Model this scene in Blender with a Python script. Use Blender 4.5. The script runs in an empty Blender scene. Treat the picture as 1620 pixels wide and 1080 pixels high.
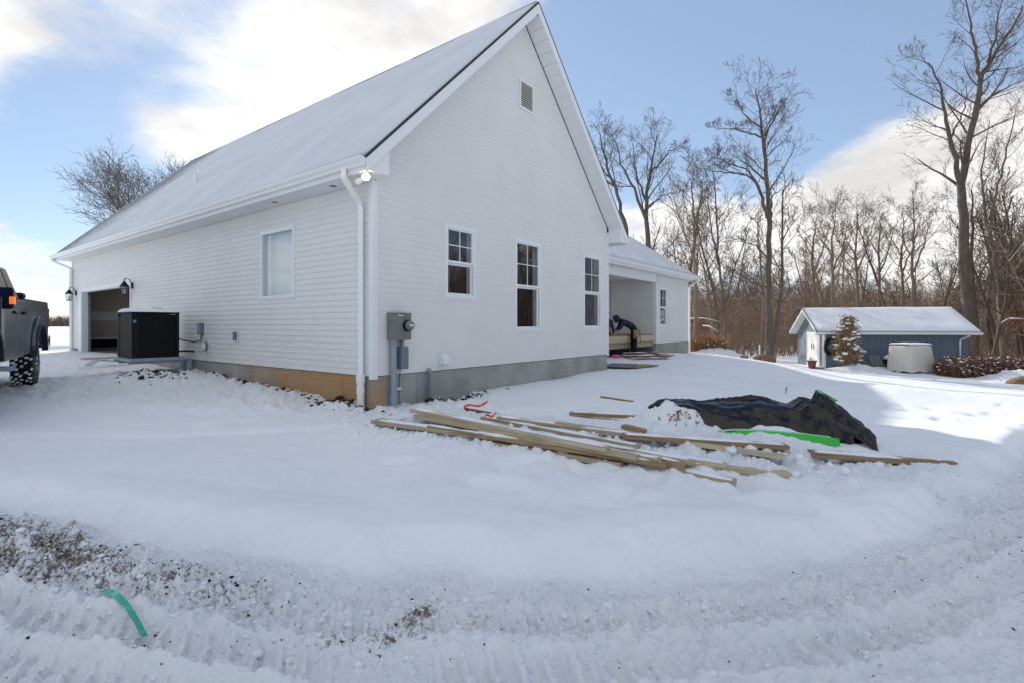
import bpy, bmesh, math, random
import numpy as np
from mathutils import Vector, Matrix

sc = bpy.context.scene
R = math.radians

# ------------------------------------------------------------------ camera, world, sun
F_PX = 820.0; HOR = 514.5; EYE = 1.45
cam_d = bpy.data.cameras.new('camera'); cam = bpy.data.objects.new('camera', cam_d)
sc.collection.objects.link(cam); sc.camera = cam
cam.location = (0, 0, EYE); cam.rotation_euler = (R(90), 0, 0)
cam_d.sensor_width = 36; cam_d.lens = 36 * F_PX / 1620
cam_d.shift_y = -(540 - HOR) / 1620
cam_d.clip_start = 0.05; cam_d.clip_end = 8000

SUN_EL, SUN_AZ = 26.5, 19.5           # degrees up, degrees left of the view axis (+Y)
SKY_STRENGTH = 0.15
sun_d = bpy.data.lights.new('sun', 'SUN'); sun = bpy.data.objects.new('sun', sun_d)
sc.collection.objects.link(sun)
sun_d.energy = 3.6; sun_d.angle = R(0.7); sun_d.color = (1.0, 0.93, 0.83)
to_sun = Vector((-math.sin(R(SUN_AZ)) * math.cos(R(SUN_EL)), math.cos(R(SUN_AZ)) * math.cos(R(SUN_EL)), math.sin(R(SUN_EL))))
sun.rotation_euler = to_sun.to_track_quat('Z', 'Y').to_euler()
sun.location = to_sun * 60

world = bpy.data.worlds.new('World'); sc.world = world; world.use_nodes = True
wt = world.node_tree; wt.nodes.clear()
def wn(t, **k):
    n = wt.nodes.new(t)
    for a, b in k.items(): setattr(n, a, b)
    return n
def wmath(op, a, b=None, clamp=False):
    n = wn('ShaderNodeMath', operation=op, use_clamp=clamp)
    for i, v in enumerate((a, b)):
        if v is None: continue
        if isinstance(v, (int, float)): n.inputs[i].default_value = v
        else: wt.links.new(v, n.inputs[i])
    return n.outputs[0]
w_out = wn('ShaderNodeOutputWorld'); bg = wn('ShaderNodeBackground'); bg.inputs['Strength'].default_value = SKY_STRENGTH
sky = wn('ShaderNodeTexSky', sky_type='NISHITA', sun_disc=False)
sky.sun_elevation = R(SUN_EL); sky.sun_rotation = R(-SUN_AZ)
sky.air_density = 1.0; sky.dust_density = 0.15; sky.ozone_density = 1.6; sky.altitude = 200
tc = wn('ShaderNodeTexCoord'); sep = wn('ShaderNodeSeparateXYZ'); wt.links.new(tc.outputs['Generated'], sep.inputs[0])
dz = wmath('ADD', wmath('MAXIMUM', sep.outputs['Z'], 0.0), 0.16)
comb = wn('ShaderNodeCombineXYZ')
wt.links.new(wmath('DIVIDE', sep.outputs['X'], dz), comb.inputs[0]); wt.links.new(wmath('DIVIDE', sep.outputs['Y'], dz), comb.inputs[1])
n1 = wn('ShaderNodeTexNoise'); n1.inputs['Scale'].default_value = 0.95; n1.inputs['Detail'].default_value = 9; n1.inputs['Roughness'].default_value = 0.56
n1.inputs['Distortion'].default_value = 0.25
mp = wn('ShaderNodeMapping'); mp.inputs['Location'].default_value = (11, 2, 0); wt.links.new(comb.outputs[0], mp.inputs[0])  # offset chosen so cloud out of view lightens the long left wall
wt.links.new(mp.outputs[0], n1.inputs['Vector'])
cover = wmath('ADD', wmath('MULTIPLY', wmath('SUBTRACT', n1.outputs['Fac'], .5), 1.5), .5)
def sky_dir(px, py):
    return Vector(((px - 810) / F_PX, 1, (HOR - py) / F_PX)).normalized()
# large cloud banks and clear openings (directions, angular radius deg, weight)
for px, py, rad, wgt in [(330, 95, 14, .12), (580, 90, 13, .16), (120, 105, 15, .28), (30, 400, 9, .20), (1420, 300, 14, .30), (1570, 255, 14, .36),
                         (1180, 390, 12, .14), (1000, 330, 9, .14), (220, 285, 13, -.34), (60, 240, 9, -.22), (1150, 120, 19, -.34), (1400, 60, 17, -.36), (1000, 40, 14, -.25), (200, 0, 9, -.20), (1560, 60, 12, -.25)]:
    c = sky_dir(px, py)
    vm = wn('ShaderNodeVectorMath', operation='DOT_PRODUCT'); wt.links.new(tc.outputs['Generated'], vm.inputs[0]); vm.inputs[1].default_value = c
    mr = wn('ShaderNodeMapRange', interpolation_type='SMOOTHSTEP'); wt.links.new(vm.outputs['Value'], mr.inputs[0])
    mr.inputs[1].default_value = math.cos(R(rad)); mr.inputs[2].default_value = 1.0; mr.inputs[3].default_value = 0; mr.inputs[4].default_value = wgt
    cover = wmath('ADD', cover, mr.outputs[0])
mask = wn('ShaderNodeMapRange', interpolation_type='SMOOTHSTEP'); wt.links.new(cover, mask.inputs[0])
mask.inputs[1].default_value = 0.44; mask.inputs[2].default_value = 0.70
# brighter where the cloud is thin towards the sun, greyer in the thick of it
csun = wn('ShaderNodeVectorMath', operation='DOT_PRODUCT'); wt.links.new(tc.outputs['Generated'], csun.inputs[0]); csun.inputs[1].default_value = to_sun
cb = wn('ShaderNodeMapRange'); wt.links.new(csun.outputs['Value'], cb.inputs[0])
cb.inputs[1].default_value = 0.55; cb.inputs[2].default_value = 1.0; cb.inputs[3].default_value = 4.8; cb.inputs[4].default_value = 5.1
n2_ = wn('ShaderNodeTexNoise'); n2_.inputs['Scale'].default_value = 1.7; n2_.inputs['Detail'].default_value = 8; n2_.inputs['Roughness'].default_value = .6; wt.links.new(comb.outputs[0], n2_.inputs['Vector'])
ctx = wn('ShaderNodeMapRange', interpolation_type='SMOOTHSTEP'); wt.links.new(n2_.outputs['Fac'], ctx.inputs[0]); ctx.inputs[1].default_value = .32; ctx.inputs[2].default_value = .62; ctx.inputs[3].default_value = .74; ctx.inputs[4].default_value = 1.06
cbo = wmath('MULTIPLY', cb.outputs[0], ctx.outputs[0])
ccol = wn('ShaderNodeCombineXYZ')
wt.links.new(wmath('MULTIPLY', cbo, 1.0), ccol.inputs[0]); wt.links.new(wmath('MULTIPLY', cbo, 0.985), ccol.inputs[1]); wt.links.new(wmath('MULTIPLY', cbo, 0.975), ccol.inputs[2])
skyc = wn('ShaderNodeMix', data_type='RGBA'); skyc.inputs[0].default_value = 0.66
wt.links.new(sky.outputs[0], skyc.inputs[6]); skyc.inputs[7].default_value = (1.42, 1.84, 2.6, 1)      # thin winter haze veiling the blue
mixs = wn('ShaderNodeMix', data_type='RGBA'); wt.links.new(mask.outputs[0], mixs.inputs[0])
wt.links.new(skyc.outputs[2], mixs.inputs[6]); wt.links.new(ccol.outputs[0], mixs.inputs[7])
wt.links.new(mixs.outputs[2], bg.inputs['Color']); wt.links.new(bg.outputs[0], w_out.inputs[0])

vs = sc.view_settings
vs.view_transform = 'Standard'; vs.look = 'None'; vs.exposure = 0.54; vs.gamma = 1.0; vs.use_curve_mapping = False
sc.cycles.use_denoising = True
sc.cycles.max_bounces = 8; sc.cycles.transparent_max_bounces = 24
sc.cycles.caustics_reflective = False; sc.cycles.caustics_refractive = False

# ------------------------------------------------------------------ helpers
COL = sc.collection
rng = np.random.default_rng(7); random.seed(7)

def mesh_arrays(name, V, Q):
    V = np.asarray(V, np.float32); Q = np.asarray(Q, np.int32)
    me = bpy.data.meshes.new(name); n = Q.shape[1]
    me.vertices.add(len(V)); me.vertices.foreach_set('co', V.ravel())
    me.loops.add(Q.size); me.loops.foreach_set('vertex_index', Q.ravel())
    me.polygons.add(len(Q)); me.polygons.foreach_set('loop_start', np.arange(0, Q.size, n, dtype=np.int32))
    me.update(calc_edges=True)
    return me

class MB:
    def __init__(s): s.v = []; s.f = []
    def add(s, vs, fs):
        o = len(s.v); s.v += [tuple(map(float, v)) for v in vs]; s.f += [tuple(i + o for i in f) for f in fs]; return s
    def box(s, x0, x1, y0, y1, z0, z1):
        return s.add([(x0,y0,z0),(x1,y0,z0),(x1,y1,z0),(x0,y1,z0),(x0,y0,z1),(x1,y0,z1),(x1,y1,z1),(x0,y1,z1)],
                     [(0,3,2,1),(4,5,6,7),(0,1,5,4),(1,2,6,5),(2,3,7,6),(3,0,4,7)])
    def hexa(s, p): return s.add(p, [(0,3,2,1),(4,5,6,7),(0,1,5,4),(1,2,6,5),(2,3,7,6),(3,0,4,7)])
    def prism(s, poly, axis, a, b):
        """polygon in the two other axes, extruded along axis"""
        def P(q, t):
            l = list(q); l.insert(axis, t); return l
        n = len(poly); vs = [P(q, a) for q in poly] + [P(q, b) for q in poly]
        fs = [tuple(range(n))[::-1], tuple(range(n, 2*n))] + [(i, (i+1) % n, n + (i+1) % n, n + i) for i in range(n)]
        return s.add(vs, fs)
    def tube(s, pts, rad, n=8, cap=True):
        pts = [Vector(p) for p in pts]
        if not hasattr(rad, '__len__'): rad = [rad] * len(pts)
        vs = []; up = None
        for i, p in enumerate(pts):
            d = (pts[min(i+1, len(pts)-1)] - pts[max(i-1, 0)]).normalized()
            if up is None: up = Vector((0,0,1)) if abs(d.z) < .9 else Vector((1,0,0))
            a = d.cross(up).normalized(); b = d.cross(a).normalized(); up = -b if False else up
            for k in range(n):
                t = 2*math.pi*k/n; vs.append(p + (a*math.cos(t) + b*math.sin(t)) * rad[i])
        fs = []
        for i in range(len(pts)-1):
            for k in range(n):
                k2 = (k+1) % n; fs.append((i*n+k, i*n+k2, (i+1)*n+k2, (i+1)*n+k))
        if cap: fs += [tuple(range(n)), tuple(range((len(pts)-1)*n, len(pts)*n))[::-1]]
        return s.add(vs, fs)
    def lathe(s, prof, n=16, c=(0,0,0), axis=2):
        vs = []
        for r, h in prof:
            for k in range(n):
                t = 2*math.pi*k/n; q = [r*math.cos(t), r*math.sin(t)]; q.insert(axis, h)
                vs.append((q[0]+c[0], q[1]+c[1], q[2]+c[2]))
        fs = [(i*n+k, i*n+(k+1)%n, (i+1)*n+(k+1)%n, (i+1)*n+k) for i in range(len(prof)-1) for k in range(n)]
        fs += [tuple(range(n))[::-1], tuple(range((len(prof)-1)*n, len(prof)*n))]
        return s.add(vs, fs)
    def blob(s, c, r, seed=0, rough=.25, sub=2):
        bm = bmesh.new(); bmesh.ops.create_icosphere(bm, subdivisions=sub, radius=1)
        g = np.random.default_rng(seed); ks = g.normal(size=(6,3))*1.8; ph = g.uniform(0,6.3,6)
        for v in bm.verts:
            q = np.array(v.co); d = 1 + rough*np.sum(np.sin(ks@q + ph))/3
            v.co = Vector((q[0]*r[0]*d + c[0], q[1]*r[1]*d + c[1], q[2]*r[2]*d + c[2]))
        s.add([v.co for v in bm.verts], [[v.index for v in f.verts] for f in bm.faces]); bm.free(); return s

def link(name, me, mat=None, parent=None, smooth=False):
    o = bpy.data.objects.new(name, me); COL.objects.link(o)
    if mat is not None:
        for m in (mat if isinstance(mat, (list, tuple)) else [mat]): me.materials.append(m)
    if parent is not None: o.parent = parent
    if smooth and len(me.polygons): me.polygons.foreach_set('use_smooth', np.ones(len(me.polygons), bool))
    return o

def obj(name, mb, mat=None, parent=None, smooth=False, bevel=0, fixn=True):
    me = bpy.data.meshes.new(name); me.from_pydata(mb.v, [], mb.f); me.update()
    if bevel or fixn:
        bm = bmesh.new(); bm.from_mesh(me)
        if fixn: bmesh.ops.recalc_face_normals(bm, faces=bm.faces)
        if bevel: bmesh.ops.bevel(bm, geom=bm.edges[:], offset=bevel, segments=2, affect='EDGES', profile=.6, clamp_overlap=True)
        bm.to_mesh(me); bm.free()
    return link(name, me, mat, parent, smooth)

def tag(o, label=None, cat=None, group=None, kind=None):
    if label: o['label'] = label
    if cat: o['category'] = cat
    if group: o['group'] = group
    if kind: o['kind'] = kind
    return o
def empty(name, loc=(0,0,0), rz=0, label=None, cat=None, group=None):
    o = bpy.data.objects.new(name, None); COL.objects.link(o); o.location = loc; o.rotation_euler = (0,0,rz)
    o.empty_display_size = .2
    return tag(o, label, cat, group)
def copy_tree(o, parent=None):
    c = o.copy(); COL.objects.link(c); c.parent = parent
    for ch in o.children: copy_tree(ch, c)
    return c

# ---- noise
_perm = np.random.default_rng(11).permutation(256); _perm = np.concatenate([_perm, _perm, _perm])
_ga = np.random.default_rng(12).uniform(0, 2*np.pi, 256); _gx, _gy = np.cos(_ga), np.sin(_ga)
def perlin(x, y):
    x = np.asarray(x, float); y = np.asarray(y, float)
    xi = np.floor(x).astype(int); yi = np.floor(y).astype(int); xf = x-xi; yf = y-yi
    u = xf*xf*xf*(xf*(xf*6-15)+10); v = yf*yf*yf*(yf*(yf*6-15)+10)
    def g(ix, iy, dx, dy):
        h = _perm[_perm[ix & 255] + (iy & 255)]; return _gx[h]*dx + _gy[h]*dy
    a = g(xi,yi,xf,yf); b = g(xi+1,yi,xf-1,yf); c = g(xi,yi+1,xf,yf-1); d = g(xi+1,yi+1,xf-1,yf-1)
    return (a+u*(b-a)) + v*((c+u*(d-c)) - (a+u*(b-a)))
def fbm(x, y, oct=4, lac=2.05, gain=.5):
    s = 0; a = 1.0
    for i in range(oct):
        s = s + a*perlin(x + 17.3*i, y - 9.1*i); x = x*lac; y = y*lac; a *= gain
    return s
def sstep(a, b, x):
    t = np.clip((x-a)/(b-a), 0, 1); return t*t*(3-2*t)

# ------------------------------------------------------------------ materials
def mat(name, col=(.5,.5,.5), rough=.6, metal=0., spec=.5, noise=None, bump=None, emit=None, coat=0):
    """noise=(scale, second colour, contrast lo, hi[, stretch]); bump=(scale, strength, distance)"""
    m = bpy.data.materials.new(name); m.use_nodes = True; nt = m.node_tree; b = nt.nodes['Principled BSDF']
    b.inputs['Base Color'].default_value = (*col, 1); b.inputs['Roughness'].default_value = rough; b.inputs['Metallic'].default_value = metal
    b.inputs['Specular IOR Level'].default_value = spec; b.inputs['Coat Weight'].default_value = coat
    t = nt.nodes.new('ShaderNodeTexCoord')
    if noise:
        n = nt.nodes.new('ShaderNodeTexNoise'); n.inputs['Scale'].default_value = noise[0]; n.inputs['Detail'].default_value = 6
        mpn = nt.nodes.new('ShaderNodeMapping'); nt.links.new(t.outputs['Object'], mpn.inputs[0]); nt.links.new(mpn.outputs[0], n.inputs['Vector'])
        if len(noise) > 4: mpn.inputs['Scale'].default_value = noise[4]
        r = nt.nodes.new('ShaderNodeMapRange'); nt.links.new(n.outputs['Fac'], r.inputs[0]); r.inputs[1].default_value = noise[2]; r.inputs[2].default_value = noise[3]
        x = nt.nodes.new('ShaderNodeMix'); x.data_type = 'RGBA'; nt.links.new(r.outputs[0], x.inputs[0])
        x.inputs[6].default_value = (*col, 1); x.inputs[7].default_value = (*noise[1], 1); nt.links.new(x.outputs[2], b.inputs['Base Color'])
    if bump:
        n2 = nt.nodes.new('ShaderNodeTexNoise'); n2.inputs['Scale'].default_value = bump[0]; n2.inputs['Detail'].default_value = 5
        nt.links.new(t.outputs['Object'], n2.inputs['Vector'])
        bp = nt.nodes.new('ShaderNodeBump'); bp.inputs['Strength'].default_value = bump[1]; bp.inputs['Distance'].default_value = bump[2]
        nt.links.new(n2.outputs['Fac'], bp.inputs['Height']); nt.links.new(bp.outputs[0], b.inputs['Normal'])
    if emit:
        b.inputs['Emission Color'].default_value = (*emit[0], 1); b.inputs['Emission Strength'].default_value = emit[1]
    return m

M = {}
M['siding'] = mat('vinyl_siding', (.77,.755,.735), .42, noise=(1.3, (.735,.72,.70), .4, .7), bump=(40, .06, .004))
M['trim'] = mat('white_trim', (.80,.81,.82), .4)
M['soffit'] = mat('white_soffit', (.76,.77,.78), .5)
M['gutter'] = mat('white_gutter', (.80,.81,.82), .3)
M['frame'] = mat('window_vinyl', (.82,.83,.84), .35)
M['concrete'] = mat('poured_concrete', (.27,.27,.26), .85, noise=(3.0, (.20,.20,.195), .35, .7), bump=(60, .25, .01))
M['drywall'] = mat('drywall', (.58,.52,.45), .9, noise=(1.2, (.54,.48,.41), .4, .6))
M['mud'] = mat('joint_compound', (.80,.78,.75), .9)
M['dark_room'] = mat('unlit_dark_lining', (.10,.09,.08), .9)  # darkness of the unlit rooms is put into this lining colour
M['floor'] = mat('slab', (.22,.21,.2), .8, noise=(4, (.15,.14,.13), .4, .6))
M['shingle'] = mat('dark_shingle', (.028,.028,.032), .9, noise=(30, (.06,.06,.065), .4, .6), bump=(50, .5, .01))
M['bark'] = None
M['black'] = mat('black_metal', (.006,.006,.007), .55, spec=.25)
M['blackp'] = mat('black_plastic', (.006,.006,.008), .55, spec=.25)
M['grey_metal'] = mat('grey_enclosure', (.20,.20,.19), .5, noise=(8, (.17,.17,.165), .4, .6))
M['conduit'] = mat('grey_pvc', (.26,.31,.36), .5)
M['bluebox'] = mat('blue_grey_box', (.15,.18,.23), .5)
M['label_white'] = mat('white_sticker', (.75,.72,.72), .6)
M['label_red'] = mat('red_sticker', (.5,.05,.08), .6)
M['label_blue'] = mat('blue_sticker', (.08,.25,.62), .5)
M['pvc'] = mat('white_pvc', (.78,.78,.77), .35)
M['lumber'] = mat('pressure_treated_pine', (.43,.36,.24), .75, noise=(3.0, (.29,.23,.14), .42, .72, (1, 14, 14)), bump=(30, .2, .004))
M['lumber2'] = mat('pale_pine', (.52,.45,.32), .75, noise=(2.5, (.38,.31,.19), .42, .72, (1, 14, 14)), bump=(30, .2, .004))
M['lumber3'] = mat('weathered_pine', (.33,.23,.13), .8, noise=(3.5, (.20,.12,.06), .42, .7, (1, 12, 12)), bump=(30, .3, .004))
M['redwood'] = mat('reddish_board', (.20,.085,.05), .7, noise=(5, (.12,.05,.035), .4, .7, (1, 12, 12)))
M['osb'] = mat('sheet_wood', (.36,.27,.17), .8, noise=(18, (.25,.18,.11), .4, .6))
M['tarp'] = mat('black_plastic_sheet', (.002,.002,.004), .10, spec=.42, bump=(3, .10, .03))
M['green'] = mat('green_plastic', (.03,.46,.04), .35)
M['greenpale'] = mat('pale_green_plastic', (.35,.62,.42), .4)
M['ribbon_green'] = mat('green_tape', (.015,.36,.24), .35, noise=(9, (.16,.55,.44), .55, .7))
M['orange'] = mat('orange_ribbon', (.72,.07,.02), .5)
M['pink'] = mat('pink_ribbon', (.75,.08,.35), .5)
M['dirt'] = mat('soil', (.055,.035,.022), .95, noise=(20, (.025,.016,.011), .4, .6), bump=(50, .6, .02))
M['shed'] = mat('blue_grey_paint', (.15,.195,.24), .65, noise=(2, (.125,.165,.205), .4, .6, (6, 6, .5)))
M['shed_door'] = mat('white_door_paint', (.76,.76,.73), .5)
M['cover'] = mat('beige_cover_cloth', (.60,.57,.51), .85, bump=(14, .3, .02))
M['rock'] = mat('brown_boulder', (.24,.15,.085), .9, noise=(6, (.15,.09,.05), .4, .6), bump=(20, .6, .03))
M['pot'] = mat('terracotta_red_pot', (.15,.045,.04), .6)
M['evergreen'] = mat('golden_evergreen', (.42,.27,.10), .8, noise=(9, (.17,.125,.05), .35, .65))
M['hedge'] = mat('brown_hedge', (.27,.13,.075), .9, noise=(7, (.14,.08,.05), .35, .65))
M['hedge2'] = mat('golden_hedge', (.50,.28,.11), .9, noise=(7, (.32,.18,.08), .35, .65))
M['leaf'] = mat('withered_leaf', (.32,.11,.045), .8, noise=(3, (.22,.07,.03), .4, .6))
M['truck'] = mat('dark_grey_car_paint', (.12,.135,.16), .28, metal=.5, coat=.6)
M['truckp'] = mat('truck_black_plastic', (.012,.013,.02), .4)
M['navy'] = mat('navy_paint', (.008,.012,.035), .7, spec=.04); M['tint'] = mat('tinted_window', (.004,.005,.008), .6, spec=.05)
M['chrome'] = mat('chrome', (.6,.6,.62), .18, metal=1)
M['rim'] = mat('alloy_rim', (.42,.43,.45), .35, metal=.8)
M['amber'] = mat('amber_lens', (.85,.16,.01), .3, emit=((1,.22,.01), .35))
M['redlens'] = mat('red_lens', (.35,.01,.01), .25)
M['skin'] = mat('skin', (.50,.30,.22), .6)
M['hoodie'] = mat('navy_hoodie', (.022,.030,.055), .9)
M['trouser'] = mat('black_trousers', (.010,.010,.012), .9)
M['toolbelt'] = mat('tan_leather', (.30,.21,.11), .7)
M['belt'] = mat('pale_webbing', (.6,.6,.6), .7)
M['shoe'] = mat('boot', (.06,.06,.07), .6)
M['bulb'] = mat('lit_bulb', (1,.9,.7), .4, emit=((1,.70,.36), 14))
M['bulb_off'] = mat('white_lamp_glass', (.75,.76,.78), .3)
M['lampglass'] = mat('lantern_glass', (.75,.78,.8), .1)
M['cable'] = mat('black_cable', (.01,.01,.01), .5)
M['galv'] = mat('galvanised_steel', (.38,.42,.47), .45, metal=.7, noise=(12, (.30,.34,.4), .4, .6))

def mk_snow(name, dirt=False, cover=None):
    m = bpy.data.materials.new(name); m.use_nodes = True; nt = m.node_tree; b = nt.nodes['Principled BSDF']; L = nt.links.new
    t = nt.nodes.new('ShaderNodeTexCoord')
    def noise(s, d, vec=None, r=.55):
        n = nt.nodes.new('ShaderNodeTexNoise'); n.inputs['Scale'].default_value = s; n.inputs['Detail'].default_value = d; n.inputs['Roughness'].default_value = r
        L(vec if vec is not None else t.outputs['Object'], n.inputs['Vector']); return n.outputs['Fac']
    def mr(v, a, c, d=0, e=1):
        n = nt.nodes.new('ShaderNodeMapRange'); L(v, n.inputs[0]); n.inputs[1].default_value = a; n.inputs[2].default_value = c; n.inputs[3].default_value = d; n.inputs[4].default_value = e; return n.outputs[0]
    def mx(f, a, c):
        n = nt.nodes.new('ShaderNodeMix'); n.data_type = 'RGBA'; L(f, n.inputs[0])
        for i, v in ((6, a), (7, c)):
            if isinstance(v, tuple): n.inputs[i].default_value = (*v, 1)
            else: L(v, n.inputs[i])
        return n.outputs[2]
    def mm(op, a, c):
        n = nt.nodes.new('ShaderNodeMath'); n.operation = op
        for i, v in ((0, a), (1, c)):
            if isinstance(v, (int, float)): n.inputs[i].default_value = v
            else: L(v, n.inputs[i])
        return n.outputs[0]
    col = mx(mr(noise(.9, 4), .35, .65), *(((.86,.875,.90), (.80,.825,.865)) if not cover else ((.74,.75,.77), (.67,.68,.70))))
    if dirt:
        at = nt.nodes.new('ShaderNodeAttribute'); at.attribute_name = 'dirt'
        d = at.outputs['Fac']
        fine = noise(38, 6, r=.75); big = noise(6, 4, r=.6)
        v = mm('ADD', mm('MULTIPLY', fine, .65), mm('MULTIPLY', big, .35))
        f = mr(mm('ADD', v, mm('MULTIPLY', d, .125)), .655, .745)
        dcol = mx(mr(noise(12, 3), .4, .6), (.10,.070,.048), (.17,.135,.105))
        col = mx(mm('MULTIPLY', f, mr(d, .02, .15)), col, dcol)
        # faint general greying of driven snow
        at2 = nt.nodes.new('ShaderNodeAttribute'); at2.attribute_name = 'driven'
        col = mx(mm('MULTIPLY', at2.outputs['Fac'], mr(noise(7, 6, r=.7), .45, .75, 0, .06)), col, (.6,.6,.6))
    if cover:
        at = nt.nodes.new('ShaderNodeAttribute'); at.attribute_name = 'bare'
        mpn = nt.nodes.new('ShaderNodeMapping'); L(t.outputs['Object'], mpn.inputs[0]); mpn.inputs['Scale'].default_value = (7, 1.2, 7)
        g = mm('ADD', mm('MULTIPLY', noise(3.0, 6, mpn.outputs[0], .7), .8), mm('MULTIPLY', at.outputs['Fac'], .5))
        col = mx(mr(g, .55, .95, 0, .85), col, (.12,.125,.14))
    L(col, b.inputs['Base Color'])
    b.inputs['Roughness'].default_value = .62; b.inputs['Specular IOR Level'].default_value = .3
    h = mm('ADD', mm('ADD', mm('MULTIPLY', noise(35, 6, r=.65), 1.0), mm('MULTIPLY', noise(140, 3), .35)), mm('MULTIPLY', noise(8, 4, r=.6), 2.2))
    bp = nt.nodes.new('ShaderNodeBump'); bp.inputs['Strength'].default_value = .55 if dirt else .3; bp.inputs['Distance'].default_value = .022
    if dirt:
        at3 = nt.nodes.new('ShaderNodeAttribute'); at3.attribute_name = 'rough'
        L(mr(at3.outputs['Fac'], 0, 1, .12, .60), bp.inputs['Strength'])
    L(h, bp.inputs['Height']); L(bp.outputs[0], b.inputs['Normal'])
    return m
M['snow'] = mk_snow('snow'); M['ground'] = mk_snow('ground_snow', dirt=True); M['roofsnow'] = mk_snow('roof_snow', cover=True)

def mk_bark(name, c1, c2, snowy=.35):
    m = bpy.data.materials.new(name); m.use_nodes = True; nt = m.node_tree; b = nt.nodes['Principled BSDF']; L = nt.links.new
    t = nt.nodes.new('ShaderNodeTexCoord'); n = nt.nodes.new('ShaderNodeTexNoise'); n.inputs['Scale'].default_value = 2.2; n.inputs['Detail'].default_value = 7
    mpn = nt.nodes.new('ShaderNodeMapping'); mpn.inputs['Scale'].default_value = (4, 4, .7); L(t.outputs['Object'], mpn.inputs[0]); L(mpn.outputs[0], n.inputs[0])
    r = nt.nodes.new('ShaderNodeMapRange'); L(n.outputs['Fac'], r.inputs[0]); r.inputs[1].default_value = .35; r.inputs[2].default_value = .65
    x = nt.nodes.new('ShaderNodeMix'); x.data_type = 'RGBA'; L(r.outputs[0], x.inputs[0]); x.inputs[6].default_value = (*c1, 1); x.inputs[7].default_value = (*c2, 1)
    # snow lying on upward-facing wood
    ge = nt.nodes.new('ShaderNodeNewGeometry'); sp = nt.nodes.new('ShaderNodeSeparateXYZ'); L(ge.outputs['Normal'], sp.inputs[0])
    n2 = nt.nodes.new('ShaderNodeTexNoise'); n2.inputs['Scale'].default_value = .8; n2.inputs['Detail'].default_value = 3; L(t.outputs['Object'], n2.inputs[0])
    a = nt.nodes.new('ShaderNodeMath'); a.operation = 'MULTIPLY'; L(sp.outputs['Z'], a.inputs[0]); L(n2.outputs['Fac'], a.inputs[1])
    r2 = nt.nodes.new('ShaderNodeMapRange'); L(a.outputs[0], r2.inputs[0]); r2.inputs[1].default_value = .62 - snowy*.5; r2.inputs[2].default_value = .68 - snowy*.5
    x2 = nt.nodes.new('ShaderNodeMix'); x2.data_type = 'RGBA'; L(r2.outputs[0], x2.inputs[0]); L(x.outputs[2], x2.inputs[6]); x2.inputs[7].default_value = (.82,.84,.88, 1)
    L(x2.outputs[2], b.inputs['Base Color']); b.inputs['Roughness'].default_value = .9; b.inputs['Specular IOR Level'].default_value = .2
    return m
M['bark'] = mk_bark('grey_brown_bark', (.095,.078,.065), (.16,.132,.11), 0.0)
M['bark2'] = mk_bark('warm_brown_bark', (.16,.125,.095), (.24,.19,.145), .15)
M['brush'] = mk_bark('brush_bark', (.24,.165,.112), (.33,.235,.165), .42)

def mk_found(name):
    m = mat(name, (.27,.27,.26), .85); nt = m.node_tree; b = nt.nodes['Principled BSDF']; L = nt.links.new
    t = nt.nodes.new('ShaderNodeTexCoord'); n = nt.nodes.new('ShaderNodeTexNoise'); n.inputs['Scale'].default_value = 1.6; n.inputs['Detail'].default_value = 7; L(t.outputs['Object'], n.inputs[0])
    r = nt.nodes.new('ShaderNodeMapRange'); L(n.outputs['Fac'], r.inputs[0]); r.inputs[1].default_value = .35; r.inputs[2].default_value = .68
    x = nt.nodes.new('ShaderNodeMix'); x.data_type = 'RGBA'; L(r.outputs[0], x.inputs[0]); x.inputs[6].default_value = (.37,.37,.35,1); x.inputs[7].default_value = (.27,.27,.255,1)
    at = nt.nodes.new('ShaderNodeAttribute'); at.attribute_name = 'clay'
    n3 = nt.nodes.new('ShaderNodeTexNoise'); n3.inputs['Scale'].default_value = 2.4; n3.inputs['Detail'].default_value = 6; L(t.outputs['Object'], n3.inputs[0])
    ad = nt.nodes.new('ShaderNodeMath'); ad.operation = 'ADD'; L(at.outputs['Fac'], ad.inputs[0]); L(n3.outputs['Fac'], ad.inputs[1])
    r3 = nt.nodes.new('ShaderNodeMapRange'); L(ad.outputs[0], r3.inputs[0]); r3.inputs[1].default_value = .75; r3.inputs[2].default_value = 1.25
    x3 = nt.nodes.new('ShaderNodeMix'); x3.data_type = 'RGBA'; L(r3.outputs[0], x3.inputs[0]); L(x.outputs[2], x3.inputs[6]); x3.inputs[7].default_value = (.40,.245,.11,1)
    L(x3.outputs[2], b.inputs['Base Color'])
    w = nt.nodes.new('ShaderNodeTexWave'); w.wave_type = 'BANDS'; w.bands_direction = 'Z'; w.inputs['Scale'].default_value = 3.2; w.inputs['Distortion'].default_value = .3; L(t.outputs['Object'], w.inputs[0])
    pw = nt.nodes.new('ShaderNodeMath'); pw.operation = 'POWER'; L(w.outputs['Fac'], pw.inputs[0]); pw.inputs[1].default_value = .15
    bp = nt.nodes.new('ShaderNodeBump'); bp.inputs['Strength'].default_value = .5; bp.inputs['Distance'].default_value = .01; L(pw.outputs[0], bp.inputs['Height']); L(bp.outputs[0], b.inputs['Normal'])
    return m
M['found'] = mk_found('formed_concrete')

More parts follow.
